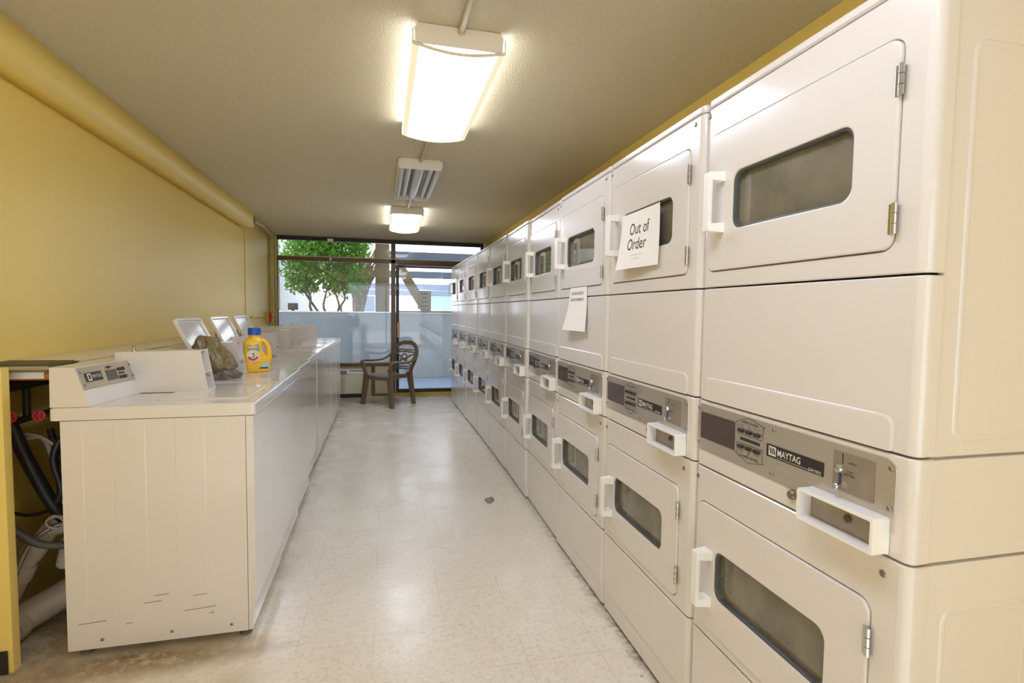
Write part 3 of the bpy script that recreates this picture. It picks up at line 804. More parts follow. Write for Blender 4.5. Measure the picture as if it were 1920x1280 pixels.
# ------------------------------------------------------------------ things on the washers
def bottle():
    t = thing('detergent_bottle', 'yellow detergent bottle with blue cap standing on the second washer', 'bottle', (-.746, 3.274, .9435), -math.atan2(.738, 3.235) * -1)
    # local x = right, y = away, z up; front at -y
    b = MB(); rows = [(0, -.068, .068, .026), (.004, -.072, .073, .031), (.03, -.075, .076, .034), (.07, -.073, .074, .034), (.10, -.068, .052, .034), (.125, -.062, .036, .033), (.150, -.060, .034, .033), (.168, -.061, .038, .032), (.180, -.056, .044, .030), (.192, -.042, .030, .026), (.200, -.032, .026, .024), (.212, -.031, .025, .024)]
    loops = []
    for z, a, c, d in rows:
        cx, hw = (a + c) / 2, (c - a) / 2; lp = []
        for k in range(32):
            th = 2 * PI * k / 32; ct, st = math.cos(th), math.sin(th); e = .55 if z < .19 else .9
            lp.append(Vector((cx + hw * abs(ct) ** e * (1 if ct > 0 else -1), d * abs(st) ** e * (1 if st > 0 else -1), z)))
        loops.append(lp)
    b.loft(loops, True, True)
    b.tube(smoothpath([(.020, 0, .186), (.045, 0, .176), (.064, 0, .150), (.071, 0, .115), (.070, 0, .080), (.064, 0, .055)], 6), [.014, .015, .0155, .0155, .015, .0145, .014, .014, .0135, .0135, .0135, .0135, .0135, .0135, .0135, .0135, .0135, .014, .014, .0145, .015, .0155, .016, .0165, .017, .0175, .018, .018, .018, .018, .018][:31], 14, sy=1.1)
    o = b.build('body', M['bottle'], t, angle=60)
    cp = MB(); n = 48
    lps = [[Vector((-.003 + (r + (.0008 if k % 2 else 0)) * math.cos(2 * PI * k / n), (r + (.0008 if k % 2 else 0)) * math.sin(2 * PI * k / n), z)) for k in range(n)] for r, z in ((.0325, .213), (.0335, .215), (.0335, .249), (.031, .2525), (.01, .253))]
    cp.loft(lps, True, True); cp.build('cap', M['cap'], t, angle=50)
    lb = MB(); Y = -.0353
    T = lambda x, z, d=0: TY(x, Y - d, z)
    lb.add([(-.040, Y + .003, .158), (.018, Y + .003, .158), (.024, Y, .122), (-.036, Y, .122)], [[0, 1, 2, 3]], 0)
    lb.add([(-.034, Y + .001, .152), (.012, Y + .001, .152), (.014, Y - .0005, .136), (-.034, Y - .0005, .136)], [[0, 1, 2, 3]], 1)
    def disc(r, mi, d, cx=-.012, cz=.096): lb.add([(cx + r * math.cos(2 * PI * k / 32), Y - d, cz + r * math.sin(2 * PI * k / 32)) for k in range(32)], [list(range(32))], mi)
    disc(.033, 2, .0004); disc(.029, 4, .0007)
    # red lower band of the seal and the bent arm with hammer, as on the pack
    for k in range(14):
        a0, a1 = math.radians(195 + k * 150 / 14), math.radians(195 + (k + 1) * 150 / 14)
        lb.add([(-.012 + r * math.cos(a), Y - .001, .096 + r * math.sin(a)) for r, a in ((.018, a0), (.029, a0), (.029, a1), (.018, a1))], [[0, 1, 2, 3]], 3)
    for k, ch in enumerate('ARM & HAMMER'):
        a = math.radians(172 - k * 164 / 11)
        lb.text(ch, .0088, Matrix.Translation((-.012 + .0235 * math.cos(a), Y - .0011, .096 + .0235 * math.sin(a))) @ Matrix.Rotation(PI / 2, 4, 'X') @ Matrix.Rotation(a - PI / 2, 4, 'Z'), 3, res=1)
    disc(.0172, 2, .0012)
    lb.tube([(-.022, Y - .0015, .088), (-.010, Y - .0015, .086), (-.004, Y - .0015, .094), (-.010, Y - .0015, .104)], .0022, 6, 5)
    lb.tube([(-.018, Y - .0015, .106), (-.004, Y - .0015, .106)], .0022, 6, 5)
    lb.add([(.022, Y + .000, .024), (.066, Y + .004, .024), (.066, Y + .004, .064), (.054, Y + .001, .060)], [[0, 1, 2, 3]], 6)
    lb.add([(.020, Y - .0006, .020), (.066, Y + .0034, .020), (.066, Y + .0034, .029), (.024, Y - .0006, .029)], [[0, 1, 2, 3]], 5)
    lb.text('CLEAN BURST', .0085, T(.006, .052, .001) @ Matrix.Rotation(math.radians(14), 4, 'Z'), 3, res=1)
    lb.text('75', .013, T(-.028, .144, .001), 7, res=1, ax='LEFT'); lb.text('LOADS', .0085, T(-.012, .144, .001), 5, res=1, ax='LEFT')
    lb.build('label', [M['teal'], M['bottle'], M['palelabel'], M['red'], M['palelabel'], M['navy'], M['skyblue'], M['redplastic']], o, smooth=False, recalc=False)
bottle()

def bag():
    # crumpled film bag: slumped heap with folds running down from a leaning peak
    V = []; nu, nv = 96, 44
    cx, cy = -.885, 2.985
    for j in range(nv + 1):
        v = j / nv
        for i in range(nu):
            a = 2 * PI * i / nu
            prof = (1 - v ** 1.9) ** .62 if v < 1 else 0
            rd = lambda q: 1 - 2 * abs(((q / PI) % 1) - .5) * 2          # triangle fold
            fold = 1 + .10 * rd(2.5 * a + 3 * v + .6) * (.3 + v) + .07 * rd(4 * a - 5 * v + 1) + .045 * rd(7.5 * a + 6 * v + 2)
            nz = noise.noise(Vector((math.cos(a) * 1.7 + 3, math.sin(a) * 1.7, v * 4))) * .16 - abs(noise.noise(Vector((math.cos(a) * 3.5, math.sin(a) * 3.5, v * 6)))) * .22
            waist = 1 - .16 * math.exp(-((v - .20) / .05) ** 2) - .10 * math.exp(-((v - .62) / .07) ** 2) * (.5 + .5 * math.sin(3 * a))
            r = prof * fold * (1.06 + nz) * waist
            x = cx + r * .118 * math.cos(a) + .004 - .035 * v ** 2
            y = cy + r * .095 * math.sin(a) - .02 * v
            z = .9445 + .225 * v + (.016 * noise.noise(Vector((x * 26, y * 26, v * 4))) if j else 0)
            V.append((x, y, max(z, .9442)))
    F = [[j * nu + i, j * nu + (i + 1) % nu, (j + 1) * nu + (i + 1) % nu, (j + 1) * nu + i] for j in range(nv) for i in range(nu)]
    mb = MB(); mb.add(V, F); mb.m = [1 if k // nu < 9 else 0 for k in range(len(F))]
    mb.f.append([nv * nu + i for i in range(nu)]); mb.m.append(0)
    mb.f.append(list(range(nu))[::-1]); mb.m.append(1)
    o = mb.build('plastic_bag', [M['bag'], M['bagdark']], angle=24)
    tag(o, 'crumpled olive plastic bag slumped on the second washer behind its coin case', 'bag')
bag()

# ------------------------------------------------------------------ ledge and plumbing behind the washers
def xl(y): return -1.215 - .027 * (y - 2.3)
t = thing('wall_ledge', 'long cream ledge board running behind the washer consoles', 'ledge', (0, 0, 0))
def strip(y0, y1, xa, xb, z0, z1):
    return [[Vector((xa(y0), y0, z0)), Vector((xb(y0), y0, z0)), Vector((xb(y0), y0, z1)), Vector((xa(y0), y0, z1))], [Vector((xa(y1), y1, z0)), Vector((xb(y1), y1, z0)), Vector((xb(y1), y1, z1)), Vector((xa(y1), y1, z1))]]
MB().loft(strip(2.24, 7.2, lambda y: xw(y) + .003, xl, 1.066, 1.086), True, True).build('board', M['ledge'], t, smooth=False)
MB().loft(strip(2.27, 2.31, lambda y: xw(y) + .003, lambda y: xl(y) - .003, 1.034, 1.0655), True, True).build('end_cleat', M['wood'], t, smooth=False)
st = MB().box(-1.345, -1.235, 2.2665, 2.2695, 1.040, 1.066, .0004)
st.build('paper_tag', M['paper'], t)
gr = MB().box(-1.452, -1.21, 2.255, 2.45, 1.0865, 1.0895, .001)
for k in range(9): gr.box(-1.44, -1.222, 2.268 + k * .02, 2.276 + k * .02, 1.0895, 1.0935, .001)
tag(gr.build('vent_grille', M['grille']), 'flat olive louvred grille lying on the near end of the ledge', 'grille')

def pipe(name, label, pts, r, m, cat='pipe', n=12, sm=8, extra=None, group=None):
    mb = MB(); mb.tube(smoothpath(pts, sm) if sm else pts, r, n)
    o = mb.build(name, m, angle=60); tag(o, label, cat, group); return o
YP = 2.46
pipe('supply_pipe', 'thick black horizontal pipe under the ledge end', [(-1.40, 2.26, 1.000), (-1.40, 3.2, 1.000)], .022, M['pipeblack'], sm=0)
tv = thing('water_valve_manifold', 'black branch pipe with two red valve wheels behind the near washer', 'valve', (-1.40, YP, .87))
MB().tube([(0, -.06, -.01), (0, .55, -.01)], .014, 10).tube([(-.002, 0, .108), (-.002, 0, .0)], .013, 10).build('branch_pipe', M['pipeblack'], tv)
MB().tube([(.012, .02, -.006), (.075, .03, -.006)], .012, 10).tube([(.03, .03, -.006), (.03, .03, -.03)], .010, 10).build('valve_body', M['valve'], tv)
for dx, dy in ((-.018, -.05), (.068, -.035)):
    mb = MB()
    c0 = Vector((dx, dy - .02, .008))
    for k in range(5):
        a = 2 * PI * k / 5; mb.tube([c0 + Vector((0.004 * math.cos(a), 0, .004 * math.sin(a))), c0 + Vector((.020 * math.cos(a), 0, .020 * math.sin(a)))], .0055, 8)
    mb.tube([c0 + Vector((.019 * math.cos(2 * PI * k / 20), 0, .019 * math.sin(2 * PI * k / 20))) for k in range(21)], .0055, 8)
    mb.tube([c0, c0 + Vector((0, .04, -.008))], .006, 8)
    mb.build('valve_wheel', M['valvered'], tv)
pipe('drain_hose', 'fat black hose slanting down behind the near washer', [(-1.475, 2.42, .84), (-1.452, 2.41, .872), (-1.43, 2.41, .845), (-1.385, 2.42, .70), (-1.325, 2.44, .53), (-1.26, 2.47, .38)], .024, M['hoseblack'], 'hose')
pipe('inlet_hose', 'straight thin black hose dropping from the valves', [(-1.365, 2.53, .80), (-1.345, 2.53, .72), (-1.315, 2.54, .60), (-1.29, 2.55, .52)], .012, M['pipeblack'], 'hose')
pipe('inlet_hose', 'black hose curling in a bow against the near washer back', [(-1.225, 2.45, .815), (-1.272, 2.42, .775), (-1.292, 2.41, .70), (-1.276, 2.41, .62), (-1.27, 2.41, .57), (-1.285, 2.41, .53)], .013, M['hoseblack'], 'hose')
pipe('drain_hose', 'dark grey hose sweeping from the stub wall to the washer foot', [(-1.50, 2.36, .64), (-1.45, 2.345, .53), (-1.38, 2.34, .44), (-1.31, 2.345, .388), (-1.23, 2.36, .37)], .0145, M['hosegrey'], 'hose')
pipe('black_cable', 'thin black cable crossing the yellow chase wall', [(-1.47, 2.47, .475), (-1.42, 2.47, .462), (-1.37, 2.475, .468), (-1.335, 2.48, .485)], .007, M['hoseblack'], 'cable')
pipe('grey_cable', 'grey cable drooping between the black hoses', [(-1.42, 2.48, .775), (-1.372, 2.495, .77), (-1.345, 2.495, .70), (-1.33, 2.495, .60), (-1.285, 2.49, .49), (-1.25, 2.49, .45)], .0085, M['cablegrey'], 'cable')
pipe('appliance_cable', 'light grey cord arching from the valves to the washer', [(-1.43, 2.46, .79), (-1.39, 2.44, .80), (-1.335, 2.43, .785), (-1.29, 2.43, .745)], .006, M['cablegrey'], 'cord')
coil = [(-1.29 + (.03 + .004 * math.sin(k * .9)) * math.cos(k * .42) + k * .0003, 2.395 + .0012 * k * 0 + .008 * math.sin(k * .3), .452 + (.026 + .003 * math.cos(k)) * math.sin(k * .42)) for k in range(48)]
pipe('wire_coil', 'small coil of pale grey wire beside the washer back', coil, .0042, M['cablegrey'], 'wire', 8, 2)
fx = smoothpath([(-1.255, 2.42, .44), (-1.31, 2.40, .425), (-1.365, 2.38, .375), (-1.40, 2.36, .28), (-1.425, 2.34, .17), (-1.435, 2.33, .10)], 26)
mb = MB(); mb.tube(fx, [.0085 + (.0016 if i % 3 == 0 else 0) for i in range(len(fx))], 10)
tag(mb.build('metal_flex_conduit', M['flex'], angle=80), 'shiny ribbed metal conduit curving down the white pipe', 'conduit')
t = thing('waste_pipe', 'white jointed waste pipe rising along the chase wall', 'pipe', (0, 0, 0))
MB().tube([(-1.475, 2.44, .13), (-1.405, 2.445, .30), (-1.34, 2.46, .40), (-1.24, 2.50, .455)], .034, 16).build('run', M['pvc'], t)
for p, q, nm in (((-1.44, 2.442, .215), (-1.415, 2.444, .275), 'coupling'), ((-1.402, 2.445, .305), (-1.372, 2.452, .352), 'coupling'), ((-1.325, 2.463, .41), (-1.30, 2.475, .424), 'coupling')):
    MB().tube([p, q], .041, 16).build(nm, M['pvc'], t)
t = thing('drain_pipe', 'big dirty white drain pipe lying on the floor behind the washer', 'pipe', (0, 0, 0))
MB().tube([(-1.422, 2.30, .060), (-1.40, 2.395, .078), (-1.22, 2.51, .165)], .056, 20).build('run', M['pvcdirty'], t)
MB().tube([(-1.417, 2.325, .064), (-1.409, 2.36, .071)], .0605, 20).build('coupling', M['pvcdirty'], t)
mb = MB(); mb.lathe([(.001, -.05), (.026, -.047), (.038, -.035), (.04, -.01), (.04, .04), (.045, .042), (.045, .07)], 20, T=Matrix.Translation((-1.285, 2.48, .275)) @ Matrix.Rotation(math.radians(-90), 4, 'X') @ Matrix.Rotation(math.radians(60), 4, 'X'))
tag(mb.build('pipe_elbow', M['pvc'], angle=60), 'white pipe cap between the two waste pipes', 'pipe')

# ------------------------------------------------------------------ ceiling lights and conduit
def fixture(name, label, x0, x1, y0, y1, lit, rz):
    t = thing(name, label, 'ceiling light', ((x0 + x1) / 2, (y0 + y1) / 2, ZC), rz, 'row of ceiling lights')
    w = (x1 - x0) / 2; l = (y1 - y0) / 2; H = -.002; B = -.075
    # end plates with clipped corners
    for s in (-1, 1):
        pl = [(-w + .012, H), (w - .012, H), (w, H - .02), (w - .004, B), (-w + .004, B), (-w, H - .02)]
        MB().loft([[Vector((a, s * l, b)) for a, b in pl], [Vector((a, s * (l - .006), b)) for a, b in pl]], True, True).build('end_plate', M['lampbody'], t, smooth=False)
    hs = MB().box(-w + .01, w - .01, -l + .006, l - .006, H - .02, H, .002)
    hs.build('housing', M['lampbody'], t)
    if lit:
        n = 14; ww = w + .008
        arc = [(-ww, -.028), (-ww - .001, -.072)] + [(-ww + 2 * ww * i / n, -.076 - .024 * math.sin(PI * i / n)) for i in range(n + 1)] + [(ww + .001, -.072), (ww, -.028)]
        inner = [(a * .985, b + .004) for a, b in arc]
        df = MB()
        for lo_, hi_, mi in ((0, 2, 1), (1, 4, 2), (3, len(arc) - 3, 0), (len(arc) - 4, len(arc) - 1, 2), (len(arc) - 2, len(arc), 1)):
            df.loft([[Vector((a, y, b)) for a, b in arc[lo_:hi_]] for y in (-l + .012, l - .012)], closed=False, mi=mi)
        df.build('diffuser', [M['lamp'], M['lampside'], M['lamprim']], t, smooth=False, recalc=False)
        for s in (-1, 1):
            ya, yb = s * (l - .012), s * (l + .003)
            MB().loft([[Vector((a, ya, b)) for a, b in arc], [Vector((a, yb, b - .001)) for a, b in arc], [Vector((a * .98, yb, b + .005)) for a, b in arc], [Vector((a * .98, ya, b + .005)) for a, b in arc]], closed=False).build('diffuser_lip', M['lampedge'], t, smooth=False)
    else:
        for s in (-1, 1): MB().box(s * w - .004, s * w + .004, -l, l, -.055, H, .001).build('side_rail', M['lampbody'], t)
        MB().loft([[Vector((a, y, b)) for a, b in ((-.05, -.024), (-.022, -.068), (.022, -.068), (.05, -.024))] for y in (-l + .01, l - .01)], True, True).build('ballast_cover', M['tube'], t, smooth=False)
        for xx in (-.128, -.078, .078, .128):
            MB().tube([(xx, -l + .012, -.052), (xx, l - .012, -.052)], .017, 16).build('lamp_tube', M['tube'], t)
    return t
fixture('ceiling_light', 'nearest lit ceiling light with bowed white lens', .090, .426, 2.03, 3.10, True, .01)
fixture('ceiling_light', 'unlit ceiling light with bare grey tubes', .066, .366, 3.80, 4.86, False, .012)
fixture('ceiling_light', 'small far lit ceiling light near the glass door', .020, .362, 5.58, 6.80, True, .0)
# the row goes on over and behind the photographer
fixture('ceiling_light', 'lit ceiling light above the photographer, beyond the frame', .100, .436, .24, 1.31, True, .01)
for (a, b_, lb) in (((.280, 1.313, 2.352), (.268, 2.035, 2.352), 'pale ceiling conduit leading to the nearest light'), ((.252, 3.10, 2.352), (.222, 3.81, 2.352), 'pale conduit joining the nearest light to the unlit one'), ((.212, 4.855, 2.352), (.196, 5.585, 2.352), 'pale conduit joining the unlit light to the far one')):
    mb = MB(); mb.tube([a, b_], .0115, 12)
    dv = (Vector(b_) - Vector(a)).normalized()
    mb.tube([Vector(b_) - dv * .03, Vector(b_) + dv * .012, Vector(b_) + dv * .014 + Vector((0, 0, -.02))], .0135, 12)
    tag(mb.build('ceiling_conduit', M['conduit'], angle=60), lb, 'conduit', 'ceiling conduit runs')

# ------------------------------------------------------------------ far left corner details
pipe('wall_conduit', 'pale yellow conduit bending from the beam end down the corner', [(-1.475, 6.45, 2.285), (-1.52, 7.2, 2.33), (-1.585, 7.95, 2.33), (-1.60, 8.10, 2.28), (-1.602, 8.10, 1.9), (-1.602, 8.10, .95)], .013, M['conduityellow'], 'conduit')
pipe('wall_conduit', 'second slim conduit running straight down the glass corner', [(-1.575, 8.18, 2.36), (-1.575, 8.18, 1.7), (-1.575, 8.18, .9)], .014, M['conduityellow'], 'conduit', sm=0)
MB_ = MB().box(-1.49, -1.455, 6.435, 6.47, 2.26, 2.33, .004); tag(MB_.build('junction_box', M['dark']), 'tiny dark box on the far end of the soffit', 'box')
t = thing('fire_alarm_pull', 'red pull station on a yellow box in the far left corner', 'alarm', (xw(7.86), 7.86, 1.19))
MB().box(.001, .050, -.06, .06, -.07, .07, .004).build('back_box', M['trimyellow'], t)
MB().box(.0505, .078, -.058, .058, -.068, .068, .006).box(.078, .090, -.03, .03, -.012, .012, .003).build('pull_cover', M['redplastic'], t)
pipe('wall_conduit', 'short horizontal conduit feeding the red pull station', [(xw(6.9) + .014, 6.9, 1.20), (xw(7.79) + .014, 7.79, 1.20)], .011, M['conduityellow'], 'conduit', sm=0)
o = MB().box(.0, .004, -.11, .11, -.075, .0, .0005).build('wall_notice', M['paper']); o.location = (xw(7.86) + .001, 7.86, 1.112); o.rotation_euler = (0, 0, .029)
tag(o, 'blank white card on the wall under the red pull station', 'notice')

# ------------------------------------------------------------------ air conditioner
t = thing('air_conditioner', 'cream through-wall air conditioner under the window sill', 'air conditioner', (-.86, 8.215, 0))
a = MB()
a.box(-.55, .545, -.235, 0, .075, .355, .008)
a.build('front_cover', M['ac'], t)
MB().box(-.55, .545, -.225, 0, .357, .432, .008).build('top_deck', M['plastic_white'], t)
MB().box(-.40, .27, -.2262, -.2245, .362, .418, .001).build('outlet_grille', M['acdark'], t)
MB().box(.30, .53, -.2262, -.2245, .404, .422, .001).build('control_slot', M['acdark'], t)
for k in range(13):
    MB().box(-.42, .24, -.2375, -.2345, .095 + k * .019, .101 + k * .019, .0005).build('intake_slot', M['acdark'], t)
for k in range(13):
    MB().box(.25, .52, -.2362, -.2347, .095 + k * .019, .098 + k * .019, .0004).build('louvre_line', M['ac'], t)
MB().box(-.52, .50, -.18, -.01, .0, .074).build('base', M['black'], t)
pipe('power_cord', 'white cord lying tangled under the air conditioner', [(-.95, 7.96, .012), (-.80, 7.93, .03), (-.65, 7.96, .012), (-.5, 7.92, .02), (-.36, 7.97, .012), (-.28, 7.93, .012)], .007, M['cablegrey'], 'cord')

# ------------------------------------------------------------------ resin chair
def chair():
    fl, fr_, br_, bl = Vector((-.342, 7.525, 0)), Vector((.053, 7.093, 0)), Vector((.349, 7.456, 0)), Vector((.02, 7.779, 0))
    t = thing('patio_chair', 'taupe resin patio armchair by the glass door', 'chair', (.02, 7.46, 0))
    base = Vector((.02, 7.46, 0))
    f = ((fl + fr_) / 2 - (br_ + bl) / 2); f.normalize(); r = Vector((f.y, -f.x, 0)).normalized()   # r: sitter's right
    T = Matrix.Identity(4)
    for i in range(3): T[i][0] = r[i]; T[i][1] = f[i]; T[i][2] = (0, 0, 1)[i]
    def P(x, y, z): return T.to_3x3() @ Vector((x, y, z))
    def B(mb, *a, **k): return mb.box(*a, T=T.copy(), **k)
    hs = .43
    # seat
    s = MB(); n = 12; rows = []
    for j in range(n + 1):
        v = j / n; y = -.20 + .43 * v; hw = .185 + .055 * v
        row = []
        for i in range(n + 1):
            u = i / n * 2 - 1
            z = hs - .022 * (1 - u * u) * (1 - .5 * v) - .012 * max(0, v - .85) / .15
            row.append(P(u * hw, y, z))
        rows.append(row)
    for dz in (0, -.012):
        s.loft([[p + Vector((0, 0, dz)) for p in row] for row in rows], closed=False)
    # skirt
    rim = rows[0] + [rw[-1] for rw in rows[1:]] + rows[-1][::-1][1:] + [rw[0] for rw in rows[::-1][1:-1]]
    s.loft([rim, [p * 1.012 - Vector((0, 0, .014)) for p in rim], [p * 1.0 - Vector((0, 0, .052)) for p in rim]])
    s.build('seat', M['chair'], t)
    # legs
    def leg(top, bot, w0, w1):
        d = (Vector(top) - Vector(bot)); loops = []
        for k in range(7):
            q = k / 6; c = Vector(bot) + d * q; w = w1 + (w0 - w1) * q
            loops.append([P(c.x + a * w, c.y + b_ * w * .8, c.z) for a, b_ in ((-.5, -.5), (.5, -.5), (.5, .5), (-.5, .5))])
        lo2 = []
        MB().loft(loops, True, True).build('leg', M['chair'], t, angle=30)
    for sx in (-1, 1):
        leg((sx * .225, .215, hs - .01), (sx * .285, .232, 0), .070, .052)
        leg((sx * .190, -.185, hs + .02), (sx * .228, -.232, 0), .068, .052)
    # hoop back: flattened band
    top = .845
    hoop = [(-.185, -.195, hs - .02), (-.205, -.225, .52), (-.232, -.262, .63), (-.222, -.300, .735), (-.16, -.328, .812), (-.08, -.342, .842), (0, -.346, top), (.08, -.342, .842), (.16, -.328, .812), (.222, -.300, .735), (.232, -.262, .63), (.205, -.225, .52), (.185, -.195, hs - .02)]
    hp = MB(); hp.tube([P(*p) for p in smoothpath(hoop, 8)], .021, 10, sx=.62, sy=1.5, up=P(0, 1, .3)); hp.build('back_hoop', M['chair'], t, angle=50)
    # back infill
    def yb(z): return -.195 - (z - hs) * .36
    bi = MB()
    def bar(a, b_, r_=.0098): bi.tube([P(*a), P(*b_)], r_, 8)
    for z in (.745, .715): bar((-.20, yb(z) - .012, z), (.20, yb(z) - .012, z))
    for z in (.512, .482): bar((-.195, yb(z) - .008, z), (.195, yb(z) - .008, z))
    bar((-.19, yb(.70) - .01, .70), (.18, yb(.53), .53)); bar((.19, yb(.70) - .01, .70), (-.18, yb(.53), .53))
    zc = .615
    bi.tube([P(.055 * math.cos(k * PI / 12), yb(zc + .07 * math.sin(k * PI / 12)) - .004, zc + .07 * math.sin(k * PI / 12)) for k in range(25)], .0098, 8)
    bar((0, yb(.75) - .01, .75), (0, yb(.71) - .01, .71), .008); bar((0, yb(.515), .515), (0, yb(.48), .48), .008)
    bi.build('back_lattice', M['chair'], t, angle=50)
    for sx in (-1, 1):
        am = MB()
        pts = [(sx * .228, -.285, .70), (sx * .255, -.235, .655), (sx * .277, -.15, .612), (sx * .288, -.03, .598), (sx * .290, .10, .604), (sx * .288, .20, .610), (sx * .280, .245, .598), (sx * .268, .25, .565), (sx * .250, .235, .50), (sx * .232, .222, .42)]
        pp = smoothpath(pts, 7); nn = len(pp)
        am.tube([P(*p) for p in pp], .026, 10, sx=.55, sy=1.2, up=P(0, 0, 1)); am.build('armrest', M['chair'], t, angle=50)
chair()

# scrap of lint on the floor
mb = MB(); nu = 14
V = []; 
for j in range(6):
    for i in range(nu):
        a = 2 * PI * i / nu; rr = (1 - j / 6.5) * (1 + .25 * math.sin(3 * a + 1))
        V.append((.676 + .030 * rr * math.cos(a) + .004 * j, 3.498 + .045 * rr * math.sin(a), .0008 + .022 * (j / 5) ** .7 + .004 * math.sin(a * 4 + j)))
mb.add([(x, y, max(z, .0006)) for x, y, z in V], [[j * nu + i, j * nu + (i + 1) % nu, (j + 1) * nu + (i + 1) % nu, (j + 1) * nu + i] for j in range(5) for i in range(nu)] + [[5 * nu + i for i in range(nu)]])
tag(mb.build('lint_scrap', M['lint'], angle=20), 'crumpled grey scrap of lint on the aisle floor', 'lint')

# ------------------------------------------------------------------ outside
def s_(o): return struct(o)
s_(MB().box(-9, 14, YE + .1, 60, -.16, -.03).build('ground', M['paving']))
s_(MB().box(-9, 9, YB - 14, YB - .06, -.16, -.03).build('ground', M['concretetop']))
s_(MB().box(-14, 16, YE + .06, YE + .30, ZC + .202, 13.0).build('sun_blocker_upper', M['stucco']))  # unseen tall slab added to keep sun off the yard and walkway beams
# planter retaining wall
t = thing('planter_wall', 'stained grey concrete planter wall across the yard', 'wall', (0, 10.55, -.03))
MB().box(-4, 5, 0, .18, 0, 1.275, .008).build('face', M['concrete'], t)
MB().box(-4, 5, -.012, .22, 1.2755, 1.300, .006).build('coping', M['concretetop'], t)
MB().box(.16, 5, -.03, .20, 1.3005, 1.33, .003).build('top_rail', M['brownwood'], t)
tag(MB().box(-2.34, -.33, 10.78, 12.9, .0, 1.208).build('planter_bed', M['soil']), 'earth bed behind the concrete planter wall', 'soil', kind='stuff')
# tree
def tree():
    t = thing('shrub_tree', 'bushy green tree with many stems in the planter', 'tree', (-1.15, 11.6, 1.21))
    rnd = random.Random(11); st = MB()
    bases = [(-.42, 0), (-.28, .1), (-.12, -.05), (.1, .05), (.22, 0), (.5, .1)]
    for bx, by in bases:
        p = Vector((bx * .9, by, 0)); pts = [p.copy()]
        for k in range(6):
            p = p + Vector((rnd.uniform(-.08, .08) + bx * .12, rnd.uniform(-.06, .06), .16)); pts.append(p.copy())
        pp = smoothpath(pts, 4); st.tube(pp, [.026 - .014 * i / len(pp) for i in range(len(pp))], 7)
        for q in (pts[2], pts[3], pts[4]):
            e = q + Vector((rnd.uniform(-.35, .35), rnd.uniform(-.2, .2), rnd.uniform(.25, .45)))
            st.tube([q, (q + e) / 2 + Vector((0, 0, -.03)), e], [.012, .009, .006], 6)
    st.build('stems', M['bark'], t, angle=60)
    blobs = [(-.35, 0, 1.25, .62, .55, .42), (.2, .1, 1.35, .60, .55, .45), (-.05, -.1, .95, .62, .5, .38), (-.55, 0, .80, .36, .4, .30), (.42, 0, .85, .34, .4, .35), (.30, -.1, .60, .28, .3, .22), (-.2, .1, 1.75, .5, .5, .35), (.35, 0, 1.7, .45, .5, .35), (-.55, .1, 1.5, .4, .4, .35), (-.48, 0, .56, .26, .3, .16), (0, 0, .72, .5, .4, .28), (-.75, 0, .95, .25, .3, .35), (.05, 0, 1.6, .8, .6, .3), (-.62, 0, .62, .26, .3, .2), (.46, -.05, .56, .26, .3, .2), (.12, .1, .62, .35, .3, .2), (-.15, 0, 1.15, .9, .5, .3)]
    V, F = [], []
    for k in range(7800):
        b_ = rnd.choices(blobs, weights=[q[3] * q[5] for q in blobs])[0]
        d = Vector((rnd.gauss(0, 1), rnd.gauss(0, 1), rnd.gauss(0, 1))).normalized() * rnd.uniform(.45, 1.05)
        c = Vector((b_[0] + d.x * b_[3], b_[1] + d.y * b_[4], b_[2] + d.z * b_[5]))
        L = rnd.uniform(.08, .14); w = L * .25
        ax = Vector((rnd.gauss(0, 1), rnd.gauss(0, 1), rnd.gauss(-.2, .7))).normalized(); sd = ax.cross(Vector((rnd.gauss(0, .6), rnd.gauss(0, .6), 1))).normalized()
        nn = ax.cross(sd)
        i = len(V); V += [c, c + ax * L * .5 + sd * w - nn * .004, c + ax * L, c + ax * L * .5 - sd * w - nn * .004]; F += [[i, i + 1, i + 2], [i, i + 2, i + 3]]
    mb = MB(); mb.add(V, F); o = mb.build('foliage', M['leaf'], t, smooth=False, recalc=False)
tree()
def palm():
    t = thing('palm_stump', 'shaggy dry palm trunk with flaring frond stalks beside the tree', 'palm', (-.66, 12.42, 1.18))
    rnd = random.Random(5); mb = MB()
    mb.lathe([(.12, 0), (.14, .25), (.12, .6), (.08, .9)], 16); mb.build('trunk', M['palm'], t)
    fr = MB()
    for k in range(90):
        a = rnd.uniform(0, 2 * PI); b0 = Vector((.12 * math.cos(a), .12 * math.sin(a), rnd.uniform(.05, .8)))
        out = rnd.uniform(.10, .42); h = rnd.uniform(.5, 1.25)
        e = b0 + Vector((out * math.cos(a) + .12, out * math.sin(a), h)); m_ = (b0 + e) / 2 + Vector((-.05 * math.cos(a), -.05 * math.sin(a), .04))
        fr.tube(smoothpath([b0, m_, e], 4), [.012, .012, .011, .011, .010, .009, .007, .005, .002], 5, sx=1.6, sy=.6)
    fr.build('frond_stalks', M['palm'], t)
palm()
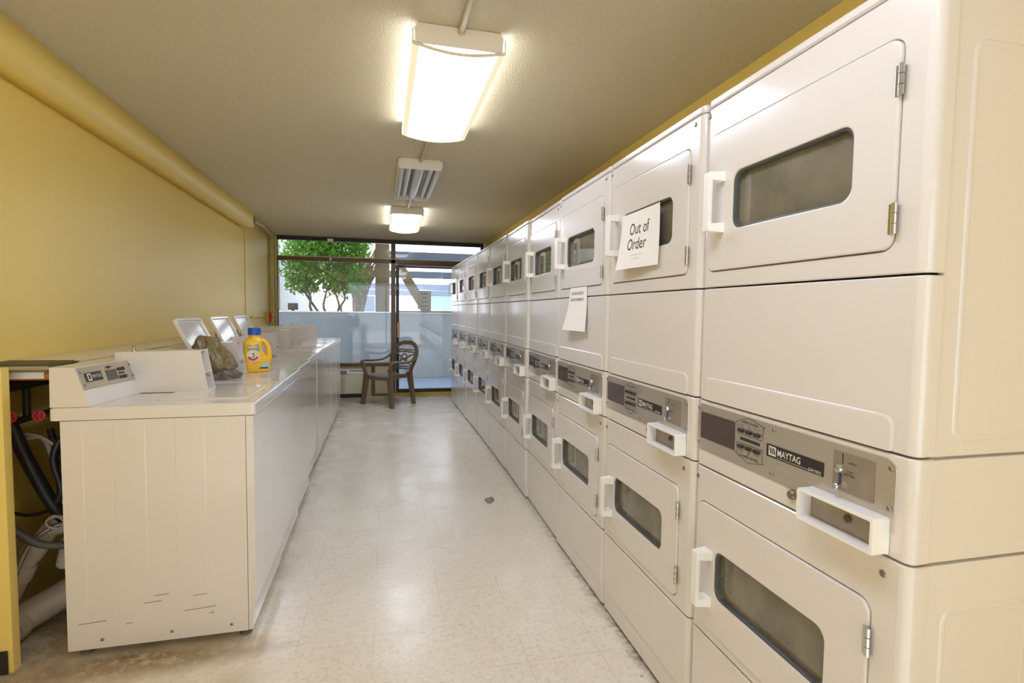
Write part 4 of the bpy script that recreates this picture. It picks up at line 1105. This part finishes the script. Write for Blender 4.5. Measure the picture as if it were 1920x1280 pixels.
# covered walk: post, brace, beams
tag(MB().box(-.28, .025, 12.0, 12.25, -.03, 2.76, .01).build('timber_post', M['brownwood']), 'wide brown post standing left of the door opening', 'post')
mb = MB(); d = Vector((.84 - .10, 0, 1.28 - 2.52)); L = d.length; ang = math.atan2(d.z, d.x)
mb.box(0, L * 2.03, -.06, .06, -.10, .10, .005, T=Matrix.Translation((.12, 12.12, 2.50)) @ Matrix.Rotation(-ang, 4, 'Y'))
tag(mb.build('diagonal_brace', M['brownwood']), 'slanting brown brace seen through the door glass', 'brace')
bl = ['nearest slate overhead beam of the walkway beyond the door', 'second slate overhead beam behind the first', 'third slate overhead beam, far over the yard', 'farthest thin slate overhead beam by the white building']
for (yy, zb, zt), lb in zip(((13.5, 2.55, 2.77), (20.3, 2.53, 2.78), (32, 2.53, 2.88), (44, 2.5, 2.95)), bl):
    tag(MB().box(-.35 if yy < 14 else -2, 14, yy, yy + .25, zb, zt, .01).build('walkway_beam', M['greybeam']), lb, 'beam', 'walkway beams')
t = thing('white_building', 'bright white building at the back of the yard', 'building', (0, 50, -.03))
MB().box(-24, 14, 0, 3, 0, 4.6).build('facade', M['stucco'], t, smooth=False)
MB().box(3.9, 6.6, -.05, -.004, 1.0, 3.5).box(6.9, 8.6, -.05, -.004, 1.0, 3.5).build('glazing', M['tealglass'], t, smooth=False)
MB().box(.9, 2.3, -.04, -.004, 0, 2.6, .01).build('door', M['plastic_white'], t)
MB().box(-2.6, -1.2, -.04, -.004, 1.2, 2.6, .01).build('window', M['greybeam'], t)
t = thing('white_side_building', 'pale stucco side wall left of the tree', 'building', (-2.35, 12.6, -.03))
MB().box(-1.8, 0, 0, 6, 0, 5.2).build('wall', M['stucco'], t, smooth=False)
MB().box(.002, .06, .5, 5.8, 0, 1.25).build('plinth', M['concrete'], t, smooth=False)
o = MB().lathe([(.05, 0), (.055, .01), (.03, .05), (.02, .07)], 12).box(-.09, .09, -.05, .05, .07, .20, .015).build('yard_floodlight', M['dark']); o.location = (-1.80, 10.92, 1.22)
tag(o, 'small dark floodlight sitting on the planter edge', 'light')

# ------------------------------------------------------------------ light
sun = bpy.data.lights.new('sun', 'SUN'); sun.energy = 6.5; sun.angle = .02; sun.color = (.96, .97, 1)
so = bpy.data.objects.new('sun', sun); C.objects.link(so); so.rotation_euler = Vector((.2, -1.35, 1.0)).to_track_quat('Z', 'Y').to_euler()
wd = bpy.data.worlds.new('sky'); bpy.context.scene.world = wd; wd.use_nodes = True
bg = wd.node_tree.nodes['Background']; bg.inputs['Color'].default_value = (.92, .96, 1, 1); bg.inputs['Strength'].default_value = 2.0
sc = bpy.context.scene
sc.view_settings.view_transform = 'Standard'; sc.view_settings.look = 'None'; sc.view_settings.gamma = 1; sc.view_settings.exposure = 0.52
sc.view_settings.use_curve_mapping = False
cy = sc.cycles
cy.use_denoising = True; cy.max_bounces = 10; cy.diffuse_bounces = 5; cy.glossy_bounces = 5; cy.transparent_max_bounces = 16
cy.sample_clamp_indirect = 8; cy.caustics_reflective = False; cy.caustics_refractive = False
